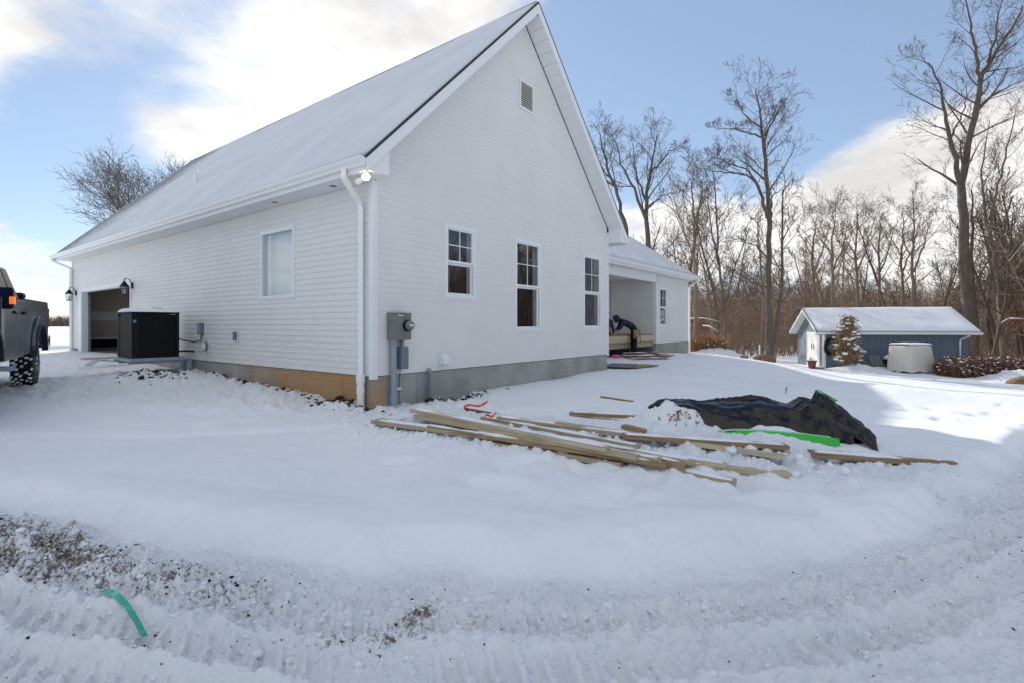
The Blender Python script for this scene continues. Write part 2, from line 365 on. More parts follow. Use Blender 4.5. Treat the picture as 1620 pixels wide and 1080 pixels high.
def mk_glass():
    m = bpy.data.materials.new('window_glass'); m.use_nodes = True; nt = m.node_tree; nt.nodes.clear(); L = nt.links.new
    o = nt.nodes.new('ShaderNodeOutputMaterial'); g = nt.nodes.new('ShaderNodeBsdfGlossy'); g.inputs['Roughness'].default_value = .015; g.inputs['Color'].default_value = (.95,.97,1,1)
    tr = nt.nodes.new('ShaderNodeBsdfTransparent'); tr.inputs['Color'].default_value = (.95,.975,.975,1)
    fw = nt.nodes.new('ShaderNodeLayerWeight'); pw = nt.nodes.new('ShaderNodeMath'); pw.operation = 'POWER'; L(fw.outputs['Facing'], pw.inputs[0]); pw.inputs[1].default_value = 4.0; fw.inputs['Blend'].default_value = .5
    lw = nt.nodes.new('ShaderNodeMapRange'); L(pw.outputs[0], lw.inputs[0]); lw.inputs[3].default_value = .055; lw.inputs[4].default_value = .95
    mx = nt.nodes.new('ShaderNodeMixShader'); L(lw.outputs[0], mx.inputs[0]); L(tr.outputs[0], mx.inputs[1]); L(g.outputs[0], mx.inputs[2]); L(mx.outputs[0], o.inputs[0])
    return m
M['glass'] = mk_glass()

# ------------------------------------------------------------------ frames
HROT = R(52.5); HC = (-2.19, 8.17)
EX = (math.cos(HROT), math.sin(HROT)); EY = (-math.sin(HROT), math.cos(HROT))
def H(u, v): return (HC[0] + u*EX[0] + v*EY[0], HC[1] + u*EX[1] + v*EY[1])
def Hinv(x, y):
    dx = x - HC[0]; dy = y - HC[1]; return dx*EX[0] + dy*EX[1], dx*EY[0] + dy*EY[1]
W, LEN = 8.0, 17.1

# ------------------------------------------------------------------ ground
_cp = [(0,-8,0),(0,0,0),(0,2.5,-.02),(-5,2,0),(5,2,0),(-4.5,5.5,.06),(-9,6,.08),(0,5.2,.05),(5,4.5,.0),(9,7,-.12),(-7,9,.22),(-10,11,.28),
       (1.2,7.4,.08),(3.5,7.6,.02),(6,9,-.1),(10,10,-.3),(14,9,-.45),(8,14,-.1),(12,17,-.55),(17,24,-.85),(24,24,-1.15),(17,29,-.85),(25,28,-1.2),
       (12,31,-.85),(7,34,-.55),(15,34,-1.0),(28,30,-1.3),(35,40,-1.7),(14,50,-1.6),(0,50,-1.0),(14,80,-2.0),(45,60,-2.2),(40,10,-1.2),(-25,25,.45),(-40,60,.4),(-80,100,.3),(-30,5,.25)]
_cp += [(*H(0,0), .11), (*H(-.6,3), .22), (*H(-.5,6.5), .36), (*H(-.5,12), .52), (*H(-.5,17), .52), (*H(-3,20), .5), (*H(4,-.6), .12), (*H(8,-.3), .16), (*H(12,0), .2), (*H(16,1.2), .24),
        (*H(20.7,1.6), -.02), (*H(24,3), -.35), (*H(4,10), .3)]
_cp = np.array(_cp)
def base_z(x, y):
    x = np.asarray(x, float); y = np.asarray(y, float); num = 0; den = 0
    for cx, cy, cz in _cp:
        w = 1/((x-cx)**2 + (y-cy)**2 + .6 + .004*(cx*cx+cy*cy))**1.9; num = num + w*cz; den = den + w
    return num/den
_bl = np.array([(-14,7.6),(-9,6.2),(-4.4,4.55),(-3.3,4.15),(-2.3,3.8),(-.9,3.5),(.4,3.45),(1.4,3.55),(2.2,3.75),(3.6,4.5),(5.5,6.0),(9,9.0),(14,12.5)])
def bank_s(x, y):
    return (y - np.interp(x, _bl[:,0], _bl[:,1])) * .85
def gauss(x, y, cx, cy, sx, sy, ang=0):
    c, s = math.cos(ang), math.sin(ang); dx = x-cx; dy = y-cy
    a = (dx*c + dy*s)/sx; b = (-dx*s + dy*c)/sy; return np.exp(-(a*a + b*b))
LUMPY = (1.0, 5.6, 2.6, .75, -.28)
def ground_full(x, y):
    x = np.asarray(x, float); y = np.asarray(y, float)
    z = base_z(x, y); r = np.hypot(x, y); u, v = Hinv(x, y)
    wob = fbm(x*.9, y*.9, 3)*.16
    s = bank_s(x, y) + wob
    near = 1 - sstep(14, 40, r)
    # plowed edge: undisturbed snow stands above the drive
    lip = sstep(-.26, .03, s + .05*fbm(x*4, y*4, 3))
    right = sstep(4, 9, x)
    z = z + near*(-.09 + .145*lip*(1 - .5*right)) + near*.03*np.exp(-((s-.12)/.2)**2)*(1+fbm(x*2,y*2,2))
    drive = near*(1 - sstep(-.5, -.05, s))
    # broken clods thrown along the foot of the bank
    band = near*np.exp(-((s+.58)/.30)**2) * (.55 + .9*sstep(.1, -3.4, x))
    clod = np.abs(fbm(x*5.2, y*5.2, 4)) ; clod2 = fbm(x*13+5, y*13, 3)
    z = z + band*(.02 + .13*clod + .055*clod2)
    # driven snow: ruts following the bank, with lug marks
    z = z + drive*(.040*fbm(x*1.3, y*2.6, 3) + .062*np.abs(fbm(x*3.6, y*6.0, 4)) + .036*np.abs(fbm(x*9+3, y*13, 3)) - .025 + .018*np.abs(perlin(x*27, y*33))*(1 - sstep(3.5, 5.5, r)))
    lug_t = 0
    for s0, wd, dep, per, ph in [(-1.30, .12, .05, .12, 0), (-.92, .085, .055, .125, .3), (-1.9, .14, .05, .11, .7), (-2.5, .15, .05, .11, .2), (-.70, .08, .035, .09, .5)]:
        q = (s - wob + s0*-1 + .06*np.sin(x*.55 + ph*7))/wd
        k = np.exp(-q**4)
        arc = x + .15*y
        lug = np.sin(2*np.pi*(arc/per + .12*q) + ph)
        fade = sstep(-.30, .15, fbm(x*.6 + ph*20, y*.6, 2) + .12)
        z = z*(1) - drive*fade*k*dep*(.95 - .75*sstep(.35, .75, lug)) + drive*fade*dep*.55*np.exp(-((np.abs(q)-1.45)/.35)**2)*(1 + fbm(x*6, y*6, 2)); lug_t = lug_t + k*fade
    # churned snow round the lumber and along the left wall
    rough_l = sstep(.2, -.2, np.maximum(-(y - (6.3 - .10*x)), -99)) * 0
    lum = gauss(x, y, .6, 6.2, 3.6, 1.15, -.33); lum = sstep(.25, .75, lum); tr2 = sstep(.3, .9, gauss(x, y, 3.0, 5.2, 2.6, 1.0, .15) + .25*fbm(x*1.5, y*1.5, 2)); z = z + near*tr2*(.08*np.abs(fbm(x*2.4+7, y*3.2, 4)) + .05*np.abs(fbm(x*7, y*8, 3)) - .045)
    z = z + near*lum*(.075 + .13*np.abs(fbm(x*3.0, y*3.0, 4)) + .06*np.abs(fbm(x*9, y*9, 3)) - .03)
    left = sstep(6.2, 7.6, y + .18*x) * sstep(.6, -1.2, x + .12*(y-8)) * (1 - sstep(13, 20, r))
    z = z + left*(.14*np.abs(fbm(x*2.2+3, y*2.2, 4)) + .08*np.abs(fbm(x*6, y*6, 3)) - .055)
    trk = near*sstep(.05, .5, s)*(1-lum)*(1-left)
    z = z + trk*(.028*fbm(x*.55+2, y*.55, 2) + .010*fbm(x*3, y*3, 2) + .005*fbm(x*11, y*7, 2))
    # curved shallow track across the smooth patch
    yc = 6.35 + .10*(x+4.2) ; z = z - near*.05*np.exp(-((y-yc)/.10)**2)*sstep(-1.9, -2.6, x)*sstep(-9, -7, x)
    # footprints / dimples
    g2 = np.random.default_rng(5)
    for i in range(84):
        if i < 26: fx, fy = g2.uniform(-1.2, 3.6), g2.uniform(4.0, 5.3)
        elif i < 58:
            t = g2.uniform(0, 1); fx = 3.0 + 8*t + g2.normal()*.7; fy = 8.6 + 3.2*t + g2.normal()*1.1
        else: fx, fy = g2.uniform(-6.5, -1.0), g2.uniform(6.6, 9.0)
        a = g2.uniform(0, 3.1); z = z - near*.085*gauss(x, y, fx, fy, .16, .085, a)**.7 + near*.02*gauss(x, y, fx+.18, fy+.1, .18, .18)
    # mounds
    for cx, cy, sx, sy, h, a in [(1.93, 6.55, .36, .30, .27, 0), (2.28, 6.45, .3, .22, .10, 0), (3.12, 6.15, .42, .24, .17, -.2), (3.9, 6.1, .4, .25, .07, 0), (10.4, 26.5, 1.6, 1.2, .55, .3), (17.9, 26.4, 1.35, .7, .42, 0), (22.6, 22.8, 1.5, 1.1, .75, .2),
                                (14.8, 28.2, 1.2, .8, .15, 0), (20.2, 25.2, 2.5, .8, .12, 0), (*H(.15, -.25), .5, .3, -.03, 0), (*H(-.25,.45), .35, .55, .10, 0), (*H(-1.3, 5.7), .8, .55, .14, .4), (*H(-.4, 3.2), .3, .8, .06, HROT)]:
        z = z + h*gauss(x, y, cx, cy, sx, sy, a)*(1 + .25*fbm(x*5, y*5, 3))
    # hollow against the gable foundation where the soil shows
    z = z - .10*gauss(x, y, *H(1.75, -.12), .55, .22, HROT)
    z = z + near*.02*fbm(x*.25, y*.25, 2)
    far = sstep(12, 30, r); z = z + far*.12*fbm(x*.12, y*.12, 3) * (1 - sstep(300, 900, r))
    # sunk under the buildings
    ins = np.minimum(np.minimum(u - .35, W - .35 - u), np.minimum(v - .35, LEN - .35 - v)); z = z - .9*sstep(0, .3, ins)
    ins = np.minimum(np.minimum(u - 7.4, 20.4 - u), np.minimum(v - 2.5, 12 - v)); z = z - .7*sstep(0, .3, ins)
    # ---- masks
    nz = fbm(x*1.4, y*1.4, 3)
    dirt = 1.05*band*sstep(-.2, -3.0, x)*sstep(-8, -5, x) + .55*band*gauss(x, y, -1.2, 2.9, .9, .5)
    dirt = dirt + (1.25*drive*gauss(x, y, -.42, 2.74, .36, .17, .5) + .95*drive*gauss(x, y, -.70, 2.50, .50, .12, .1))*(.75 + .8*fbm(x*5, y*16, 3)) + .55*drive*gauss(x, y, 1.6, 2.3, .45, .22, .4) + .4*drive*gauss(x, y, 2.5, 2.9, .6, .16, .4)
    dirt = dirt + .16*band*sstep(1.0, -1.0, x)
    for cx, cy, sx_, sy_, wt_ in [(.9, 2.75, .5, .10, .30), (2.9, 3.0, .5, .12, .35), (1.9, 3.15, .5, .08, .25)]: dirt = dirt + wt_*drive*gauss(x, y, cx, cy, sx_, sy_, .3)
    clay = 1.0*gauss(x, y, *H(1.75, -.12), .55, .24, HROT) + .75*gauss(x, y, *H(-.15,.3), .35, .5, HROT) + .42*gauss(x, y, *H(-.05, 2.4), .14, 2.0, HROT) + .95*gauss(x, y, *H(-1.15, 5.75), .42, .42, .3)
    clay = clay + .5*gauss(x, y, *H(-.5, 12.9), .35, 3, HROT) + .35*lum*sstep(.05,.4,fbm(x*2+9,y*2,3)) + .75*gauss(x,y,.35,7.35,.55,.22,-.3) + .45*gauss(x,y,2.05,6.5,.25,.12)
    clay = clay + .14*left*sstep(.0,.5,nz)
    dirt = np.clip(dirt + clay, 0, 2.0)
    rough = np.clip(drive*.8 + band + lum*.8 + tr2*.6 + left*.8 + .1 + sstep(10,25,r)*.4, 0, 1)
    return z, dirt, drive*(1-sstep(7,12,r)), rough
def gz(x, y): return float(ground_full(np.array([x]), np.array([y]))[0][0])
def gp(px, py, z=0.0):
    d = (EYE - z)*F_PX/(py - HOR); return ((px-810)/F_PX*d, d, z)
def at(px, py, d): return ((px-810)/F_PX*d, d, EYE + (HOR-py)/F_PX*d)

th = np.concatenate([np.arange(-50, 50.001, .135), np.arange(52, 309, 2.5)]); th = np.radians(th)
rr = [.2, .5, .8, 1.1, 1.4, 1.6]
while rr[-1] < 60: rr.append(rr[-1] + min(max(.008, rr[-1]**2/751*.95), .16 if rr[-1] < 15 else 9))
while rr[-1] < 6000: rr.append(rr[-1]*1.06)
rr = np.array(rr); NT, NR = len(th), len(rr)
GX = np.outer(rr, np.sin(th)).ravel(); GY = np.outer(rr, np.cos(th)).ravel()
gzv, gd, gdr, gro = ground_full(GX, GY)
ii, jj = np.meshgrid(np.arange(NR-1), np.arange(NT), indexing='ij'); j2 = (jj+1) % NT
Q = np.stack([ii*NT+jj, ii*NT+j2, (ii+1)*NT+j2, (ii+1)*NT+jj], -1).reshape(-1, 4)[:, ::-1]
gme = mesh_arrays('snowy_ground', np.stack([GX, GY, gzv], 1), Q)
for nm, arr in (('dirt', gd), ('driven', gdr), ('rough', gro)):
    a = gme.attributes.new(nm, 'FLOAT', 'POINT'); a.data.foreach_set('value', arr.astype(np.float32))
ground = link('snowy_ground', gme, M['ground'], smooth=True)
tag(ground, 'snow covered yard and driveway with ruts and patches of soil', kind='structure')

# ------------------------------------------------------------------ main house
ZS, ZSOF, ZE, OV, RK = .65, 3.73, 3.92, .45, .42      # siding bottom, soffit, eave, eave overhang, rake overhang
house = empty('white_house', (HC[0], HC[1], 0), HROT, 'large white vinyl sided gable house under construction with snowy steep roof', 'house')

def rect_sub(rects, holes):
    out = rects
    for h in holes:
        nxt = []
        for (a, b, c, d) in out:
            ha, hb, hc, hd = max(a, h[0]), min(b, h[1]), max(c, h[2]), min(d, h[3])
            if ha >= hb or hc >= hd: nxt.append((a, b, c, d)); continue
            if a < ha: nxt.append((a, ha, c, d))
            if hb < b: nxt.append((hb, b, c, d))
            if c < hc: nxt.append((ha, hb, c, hc))
            if hd < d: nxt.append((ha, hb, hd, d))
        out = nxt
    return out
COURSE = .1016
def siding(parent, P, u0, u1, z0, z1, holes, lo=None, hi=None, mat_=None, lip=.014, seam=0):
    """one mesh per course; P(u, z, outward) -> local point; lo/hi(z) give the raking ends"""
    z = z0; k = 0
    while z < z1 - .005:
        zt = min(z + COURSE, z1)
        base = [(u0 if lo is None else max(u0, lo(zt)), u1 if hi is None else min(u1, hi(zt)), z, zt)]
        if base[0][1] - base[0][0] < .03: break
        for (a, b, c, d) in rect_sub(base, holes):
            if b - a < .004 or d - c < .003: continue
            if seam:
                # lapped panel ends: neighbouring lengths stand a hair proud of each other
                cuts = [q for q in [u0 + seam*(((k//2)*.37) % 1.0) + seam*m for m in range(-1, 12)] if a + .3 < q < b - .3]
                ends = [a] + cuts + [b]
                for m in range(len(ends)-1):
                    a_, b_ = ends[m], ends[m+1] - (.002 if m < len(ends)-2 else 0); e = .0005*(m % 2); oc = lip - lip*.78*(c-z)/COURSE + e; od = lip - lip*.78*(d-z)/COURSE + e; mb = MB()
                    mb.hexa([P(a_,c,-.006), P(b_,c,-.006), P(b_,c,oc), P(a_,c,oc), P(a_,d,-.006), P(b_,d,-.006), P(b_,d,od), P(a_,d,od)]); obj('siding_board', mb, mat_ or M['siding'], parent)
                continue
            mb = MB(); oc = lip - lip*.78*(c - z)/COURSE; od = lip - lip*.78*(d - z)/COURSE
            al = a; bl = b
            if lo is not None and abs(a - base[0][0]) < 1e-6: al = max(u0, lo(c))
            if hi is not None and abs(b - base[0][1]) < 1e-6: bl = min(u1, hi(c))
            mb.hexa([P(al,c,-.006), P(bl,c,-.006), P(bl,c,oc), P(al,c,oc), P(a,d,-.006), P(b,d,-.006), P(b,d,od), P(a,d,od)])
            obj('siding_board', mb, mat_ or M['siding'], parent)
        z = zt; k += 1

P_gable = lambda u, z, o: (u, -o, z)
P_left = lambda u, z, o: (-o, u, z)
rake_lo = lambda z: z - 4.10; rake_hi = lambda z: W - (z - 4.10)
GW = [(1.60, 2.39, 1.96, 3.28), (3.70, 4.64, 1.33, 3.29), (6.63, 7.57, 1.35, 3.29)]
VENT = (3.84, 4.36, 6.15, 6.78)
LW = [(2.30, 3.51, 1.97, 3.27)]
GAR = (11.06, 15.94, .2, 2.60)

def wall_core(parent, name, P, rects, holes, th=.13, m='dark_room'):
    mb = MB()
    for a, b, c, d in rect_sub(rects, holes):
        mb.hexa([P(a,c,-th), P(b,c,-th), P(b,c,-.008), P(a,c,-.008), P(a,d,-th), P(b,d,-th), P(b,d,-.008), P(a,d,-.008)])
    return obj(name, mb, M[m], parent)

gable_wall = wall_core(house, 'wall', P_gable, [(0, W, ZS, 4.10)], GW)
gable_wall['label'] = 'gable wall of white lap siding'
mb = MB(); mb.prism([(0,4.10),(W,4.10),(W/2,4.10+W/2)], 1, .008, .13); obj('gable_sheathing', mb, M['dark_room'], gable_wall)
siding(gable_wall, P_gable, .06, W-.06, ZS, 8.05, GW + [VENT], rake_lo, rake_hi, lip=.0075)
left_wall = wall_core(house, 'wall', P_left, [(.13, LEN, ZS, 3.73)], LW + [GAR])
left_wall['label'] = 'long side wall of white lap siding with garage opening'
siding(left_wall, P_left, .06, LEN-.06, ZS, ZSOF-.002, LW + [(GAR[0]-.09, GAR[1]+.30, 0, GAR[3]+.09)], seam=4.4)
# unseen walls
back = MB(); back.box(0, W, LEN-.13, LEN, ZS, 4.1); back.prism([(0,4.1),(W,4.1),(W/2,8.1)], 1, LEN-.13, LEN); back.box(W-.13, W, .13, LEN-.13, ZS, 3.73)
obj('wall', back, M['siding'], house)

# foundation in formed concrete panels
foundation = empty('foundation'); foundation.parent = house
def found_panels(P, u0, u1, zt, zb, clayf, step, parent=foundation, off=-.012):
    a = u0; k = 0
    while a < u1 - .02:
        b = min(a + step, u1); mb = MB(); n = 5
        vs = []; 
        for i in range(n+1):
            u = a + .004 + (b-a-.008)*i/n
            for (z, o) in ((zb, off), (zt, off), (zt, off-.2), (zb, off-.2)): vs.append(P(u, z, o + (random.uniform(-.002,.002) if False else 0)))
        fs = [(0,1,2,3), (4*n,4*n+3,4*n+2,4*n+1)]
        for i in range(n):
            for q in range(4): fs.append((4*i+q, 4*(i+1)+q, 4*(i+1)+(q+1)%4, 4*i+(q+1)%4))
        mb.add(vs, fs); o = obj('foundation_panel', mb, M['found'], parent)
        at_ = o.data.attributes.new('clay', 'FLOAT', 'POINT')
        at_.data.foreach_set('value', np.array([clayf(a + (b-a)*(i//4)/n) - (.25 if (i % 4) in (1,2) else 0) for i in range(4*(n+1))], np.float32))
        a = b; k += 1
found_panels(P_gable, 0.012, W-.012, ZS-.012, -.8, lambda u: .75*(u < .25) + .05 + .1*math.exp(-((u-1.7)/.7)**2), .915)
found_panels(P_left, .215, GAR[0]-.1, ZS-.012, -.6, lambda v: max(.62 + .4*float(sstep(4.6, 1.8, np.array(v))) if v < 4.4 else .18, .65*math.exp(-((v-4.9)/.25)**2)), .61)
found_panels(P_left, GAR[1]+.1, LEN-.02, ZS-.012, -.6, lambda v: .75, .61)
mb = MB(); mb.box(W-.22, W-.012, .215, LEN, -.6, ZS-.012); mb.box(.02, W-.23, LEN-.22, LEN-.012, -.6, ZS-.012); obj('foundation_wall', mb, M['concrete'], foundation)
mb = MB(); mb.box(.0, .212, GAR[0]-.09, GAR[1]+.09, -.4, .54); obj('garage_sill', mb, M['concrete'], foundation)

# corner posts
def corner_post(x, y, sx, sy, z0, z1, parent=house):
    mb = MB(); w = .075; t = .022
    mb.prism([(x-sx*t, y-sy*t), (x+sx*w, y-sy*t), (x+sx*w, y-sy*.001), (x+sx*.002, y-sy*.001), (x+sx*.002, y+sy*w), (x-sx*t, y+sy*w)], 2, z0, z1)
    return obj('corner_post', mb, M['trim'], parent)
corner_post(0, 0, 1, 1, ZS-.05, 3.73); corner_post(W, 0, -1, 1, ZS-.03, 4.02); corner_post(0, LEN, 1, -1, ZS-.03, 3.73)

# windows
def window(parent, P, a, b, c, d, kind='hung', fr=.055):
    w = MB()
    def bar(m, a, b, c, d, o0, o1): m.hexa([P(a,c,o0), P(b,c,o0), P(b,c,o1), P(a,c,o1), P(a,d,o0), P(b,d,o0), P(b,d,o1), P(a,d,o1)])
    t = .045
    for q in ((a, a+t, c, d), (b-t, b, c, d), (a+t, b-t, c, c+t), (a+t, b-t, d-t, d)): bar(w, *q, -.06, .026)
    win = obj('window', w, M['frame'], parent)
    # drywall return inside
    j = MB(); e = .02
    for q in ((a-e, a+.001, c-e, d+e), (b-.001, b+e, c-e, d+e), (a+.001, b-.001, c-e, c+.001), (a+.001, b-.001, d-.001, d+e)): bar(j, *q, -.20, -.062)
    obj('jamb_return', j, M['trim'], win)
    s = MB(); i0, i1, k0, k1 = a+t, b-t, c+t, d-t; q_ = .032
    if kind == 'hung':
        mid = k0 + (k1-k0)*(.50 if d-c > 1.5 else .5)
        us = MB()
        for q in ((i0, i0+q_, mid-.02, k1), (i1-q_, i1, mid-.02, k1), (i0+q_, i1-q_, k1-q_, k1), (i0+q_, i1-q_, mid-.02, mid+.022)): bar(us, *q, -.028, .006)
        obj('sash', us, M['frame'], win)
        ls = MB()
        for q in ((i0+.001, i0+q_, k0, mid-.022), (i1-q_, i1-.001, k0, mid-.022), (i0+q_, i1-q_, k0, k0+q_+.01), (i0+q_, i1-q_, mid-.062, mid-.022)): bar(ls, *q, -.056, -.030)
        obj('sash', ls, M['frame'], win)
        um = (i0+i1)/2; zm = (mid+k1)/2
        mu = MB(); bar(mu, um-.008, um+.008, mid+.022, k1-q_, -.022, -.004); bar(mu, i0+q_, um-.008, zm-.008, zm+.008, -.022, -.004); bar(mu, um+.008, i1-q_, zm-.008, zm+.008, -.022, -.004)
        obj('muntin', mu, M['frame'], win)
        for (aa, bb, cc, dd) in ((i0+q_, um-.009, mid+.023, zm-.009), (um+.009, i1-q_, mid+.023, zm-.009), (i0+q_, um-.009, zm+.009, k1-q_), (um+.009, i1-q_, zm+.009, k1-q_)):
            g = MB(); bar(g, aa, bb, cc, dd, -.016, -.012); obj('pane', g, M['glass'], win)
        g = MB(); bar(g, i0+q_, i1-q_, k0+q_+.01, mid-.062, -.045, -.041); obj('pane', g, M['glass'], win)
    else:
        g = MB(); bar(g, i0, i1, k0, k1, -.028, -.024); obj('pane', g, M['glass'], win)
        sb = MB(); bar(sb, (i0+i1)/2+.34, (i0+i1)/2+.38, k0, k1, -.055, -.03); obj('sash', sb, M['frame'], win)
    return win
for g in GW: window(house, P_gable, *g)
lwin = window(house, P_left, *LW[0], kind='fixed')
bl_ = MB(); a, b, c, d = LW[0]; bl_.box(.150, .156, a+.005, b-.005, c+.005, d-.005); obj('blind', bl_, M['trim'], lwin)
# J-channel trims round the openings
def channel(parent, P, a, b, c, d, t=.03):
    mb = MB()
    for q in ((a-t, a-.001, c-t, d+t), (b+.001, b+t, c-t, d+t), (a-.001, b+.001, c-t, c-.001), (a-.001, b+.001, d+.001, d+t)):
        mb.hexa([P(q[0],q[2],-.004), P(q[1],q[2],-.004), P(q[1],q[2],.020), P(q[0],q[2],.020), P(q[0],q[3],-.004), P(q[1],q[3],-.004), P(q[1],q[3],.020), P(q[0],q[3],.020)])
    return obj('channel_trim', mb, M['trim'], parent)
for g in GW: channel(house, P_gable, *g)
channel(house, P_left, *LW[0])
# gable vent
vent = MB(); a, b, c, d = VENT
for q in ((a, a+.04, c, d), (b-.04, b, c, d), (a+.04, b-.04, c, c+.05), (a+.04, b-.04, d-.04, d)): vent.box(q[0], q[1], -.035, .004, q[2], q[3])
M['cream'] = mat('cream_vinyl', (.70,.66,.57), .5); M['screen'] = mat('vent_screen', (.06,.045,.03), .9); vent = obj('gable_vent', vent, M['trim'], house)
bk = MB(); bk.box(a+.03, b-.03, -.003, .006, c+.03, d-.03); obj('screen', bk, M['screen'], vent)
for k in range(12):
    z = c + .06 + k*(d-c-.11)/12; s = MB(); s.hexa([(a+.04,-.030,z), (b-.04,-.030,z), (b-.04,-.006,z+.018), (a+.04,-.006,z+.018), (a+.04,-.030,z+.016), (b-.04,-.030,z+.016), (b-.04,-.006,z+.034), (a+.04,-.006,z+.034)])
    obj('slat', s, M['cream'], vent)

# garage opening: trim, jambs, door track
gt = MB(); a, b, c, d = GAR
gt.box(-.024, -.001, a-.09, a, ZS-.1, d+.09); gt.box(-.024, -.001, b, b+.30, ZS-.1, d+.09); gt.box(-.024, -.001, a+.001, b-.001, d, d+.09)
obj('garage_trim', gt, M['trim'], house)
gt = MB(); gt.box(0, .17, b-.025, b+.02, .5, d+.02); gt.box(0, .17, a-.02, a+.025, .5, d+.02); gt.box(0, .17, a+.026, b-.026, d-.025, d+.02); obj('garage_jamb', gt, M['trim'], house)
gt = MB(); gt.box(.18, .23, b-.06, b-.02, .56, d-.1); gt.box(.18, .23, a+.02, a+.06, .56, d-.1); obj('door_track', gt, M['galv'], house)
# garage room
gr = MB(); gr.box(.14, W-.14, LEN-.16, LEN-.14, .56, 3.4); gr.box(.14, W-.14, 9.5, 9.52, .56, 3.4); gr.box(W-.17, W-.15, 9.53, LEN-.17, .56, 3.4); gr.box(.14, W-.14, 9.53, LEN-.17, 3.3, 3.32)
gr.box(.131, .14, 9.53, GAR[0]-.02, .56, 3.3); gr.box(.131, .14, GAR[1]+.02, LEN-.17, .56, 3.3); gr.box(.131, .14, GAR[0]-.02, GAR[1]+.02, GAR[3]+.02, 3.3)
garage_room = obj('garage_lining', gr, M['drywall'], house)
gm = MB(); gm.box(.14, W-.2, LEN-.166, LEN-.161, 1.62, 1.95); gm.box(.14, W-.2, LEN-.166, LEN-.161, .95, 1.0); obj('joint_tape', gm, M['mud'], garage_room)
gm = MB(); gm.box(.14, W-.2, LEN-.19, LEN-.167, .56, .93); obj('dark_base_strip', gm, M['black'], garage_room)  # near-black strip along the foot of the garage back wall
gf = MB(); gf.box(.213, W-.22, 9.4, LEN-.2, .40, .555); obj('garage_floor', gf, M['floor'], house)
# living rooms behind the windows
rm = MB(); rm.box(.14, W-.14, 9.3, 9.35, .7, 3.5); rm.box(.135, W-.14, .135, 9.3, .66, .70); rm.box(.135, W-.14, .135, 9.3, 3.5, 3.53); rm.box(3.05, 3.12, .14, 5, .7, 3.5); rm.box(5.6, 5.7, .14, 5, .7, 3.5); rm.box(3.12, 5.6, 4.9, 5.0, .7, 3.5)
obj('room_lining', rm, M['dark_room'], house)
rm = MB(); rm.box(2.9, 2.95, 1.2, 6.5, .7, 3.5); rm.box(.14, 2.9, 1.15, 1.2, .7, 3.5); rm.box(.14, 2.9, 6.5, 6.55, .7, 3.5); rm.box(.14, 2.9, 1.2, 6.5, 3.44, 3.49); rm.box(.14, 2.9, 1.2, 6.5, .71, .75); rm.box(.131, .138, 1.2, 2.28, .76, 3.43); rm.box(.131, .138, 3.53, 6.5, .76, 3.43); obj('room_lining', rm, M['trim'], house)

# roof
def roofpt(s, y, side, h=0):           # s: distance from eave along the run
    x = -OV + s; z = ZE + s + h
    return (x, y, z) if side > 0 else (W - x, y, z)
roof = MB(); th_ = .04; run = W/2 + OV
for side in (1, -1):
    p = [roofpt(0, -RK, side, -th_), roofpt(run, -RK, side, -th_), roofpt(run, LEN+RK, side, -th_), roofpt(0, LEN+RK, side, -th_),
         roofpt(0, -RK, side), roofpt(run, -RK, side), roofpt(run, LEN+RK, side), roofpt(0, LEN+RK, side)]
    roof.hexa(p)
roof = obj('roof', roof, M['shingle'], house)
def snow_sheet(corner_fn, nu, nv, thick, name, parent, bare=None, amp=.05, material='roofsnow'):
    uu = np.linspace(0, 1, nu); vv = np.linspace(0, 1, nv); V = []; B = []
    G = np.zeros((nu, nv, 3)); Bn = np.zeros((nu, nv)); T = np.zeros((nu, nv))
    for i, a in enumerate(uu):
        for j, b in enumerate(vv): G[i, j] = corner_fn(a, b)
    xs, ys, zs_ = G[...,0], G[...,1], G[...,2]
    T = thick*(1 + .5*fbm(xs*.8+zs_*.5, ys*.8, 3)) + 1.7*amp*fbm(zs_*.25+3, ys*.33+1, 2)*sstep(0, .25, uu)[:, None]
    e = np.minimum(np.minimum(uu, 1-uu)[:, None]*nu, np.minimum(vv, 1-vv)[None, :]*nv)
    T = np.maximum(T, .012)*np.minimum(1, .12 + .5*np.sqrt(np.maximum(e, 0)))
    top = G.copy(); top[..., 2] += T
    V = np.concatenate([top.reshape(-1, 3), (G + [0, 0, .003]).reshape(-1, 3)]); n = nu*nv; Qs = []
    I, J = np.meshgrid(np.arange(nu-1), np.arange(nv-1), indexing='ij'); q = np.stack([I*nv+J, (I+1)*nv+J, (I+1)*nv+J+1, I*nv+J+1], -1).reshape(-1, 4)
    bl = [i*nv for i in range(nu)]; rim = bl + [(nu-1)*nv + j for j in range(1, nv)] + [i*nv + nv-1 for i in range(nu-2, -1, -1)] + [j for j in range(nv-2, 0, -1)]
    sd = np.array([(rim[k], rim[(k+1) % len(rim)], n + rim[(k+1) % len(rim)], n + rim[k]) for k in range(len(rim))])
    me = mesh_arrays(name, V, np.concatenate([q, q[:, ::-1] + n, sd]))
    at_ = me.attributes.new('bare', 'FLOAT', 'POINT'); bb = bare(G) if bare else np.zeros((nu, nv))
    at_.data.foreach_set('value', np.concatenate([bb.ravel(), bb.ravel()]).astype(np.float32))
    return link(name, me, M[material], parent, smooth=True)
def bare_main(G):
    y = G[..., 1]; z = G[..., 2]
    # thin where the wind has scoured the far upper corner
    return np.clip(1.1*sstep(12.2, 17.2, y + .35*(z - 5.5) + 1.3*fbm(y*.5, z*.7, 2)), 0, 1)
snow_sheet(lambda a, b: roofpt(.02 + (run-.0)*a, -RK+.05 + (LEN+2*RK-.1)*b, 1), 50, 190, .055, 'roof_snow', roof, bare_main)
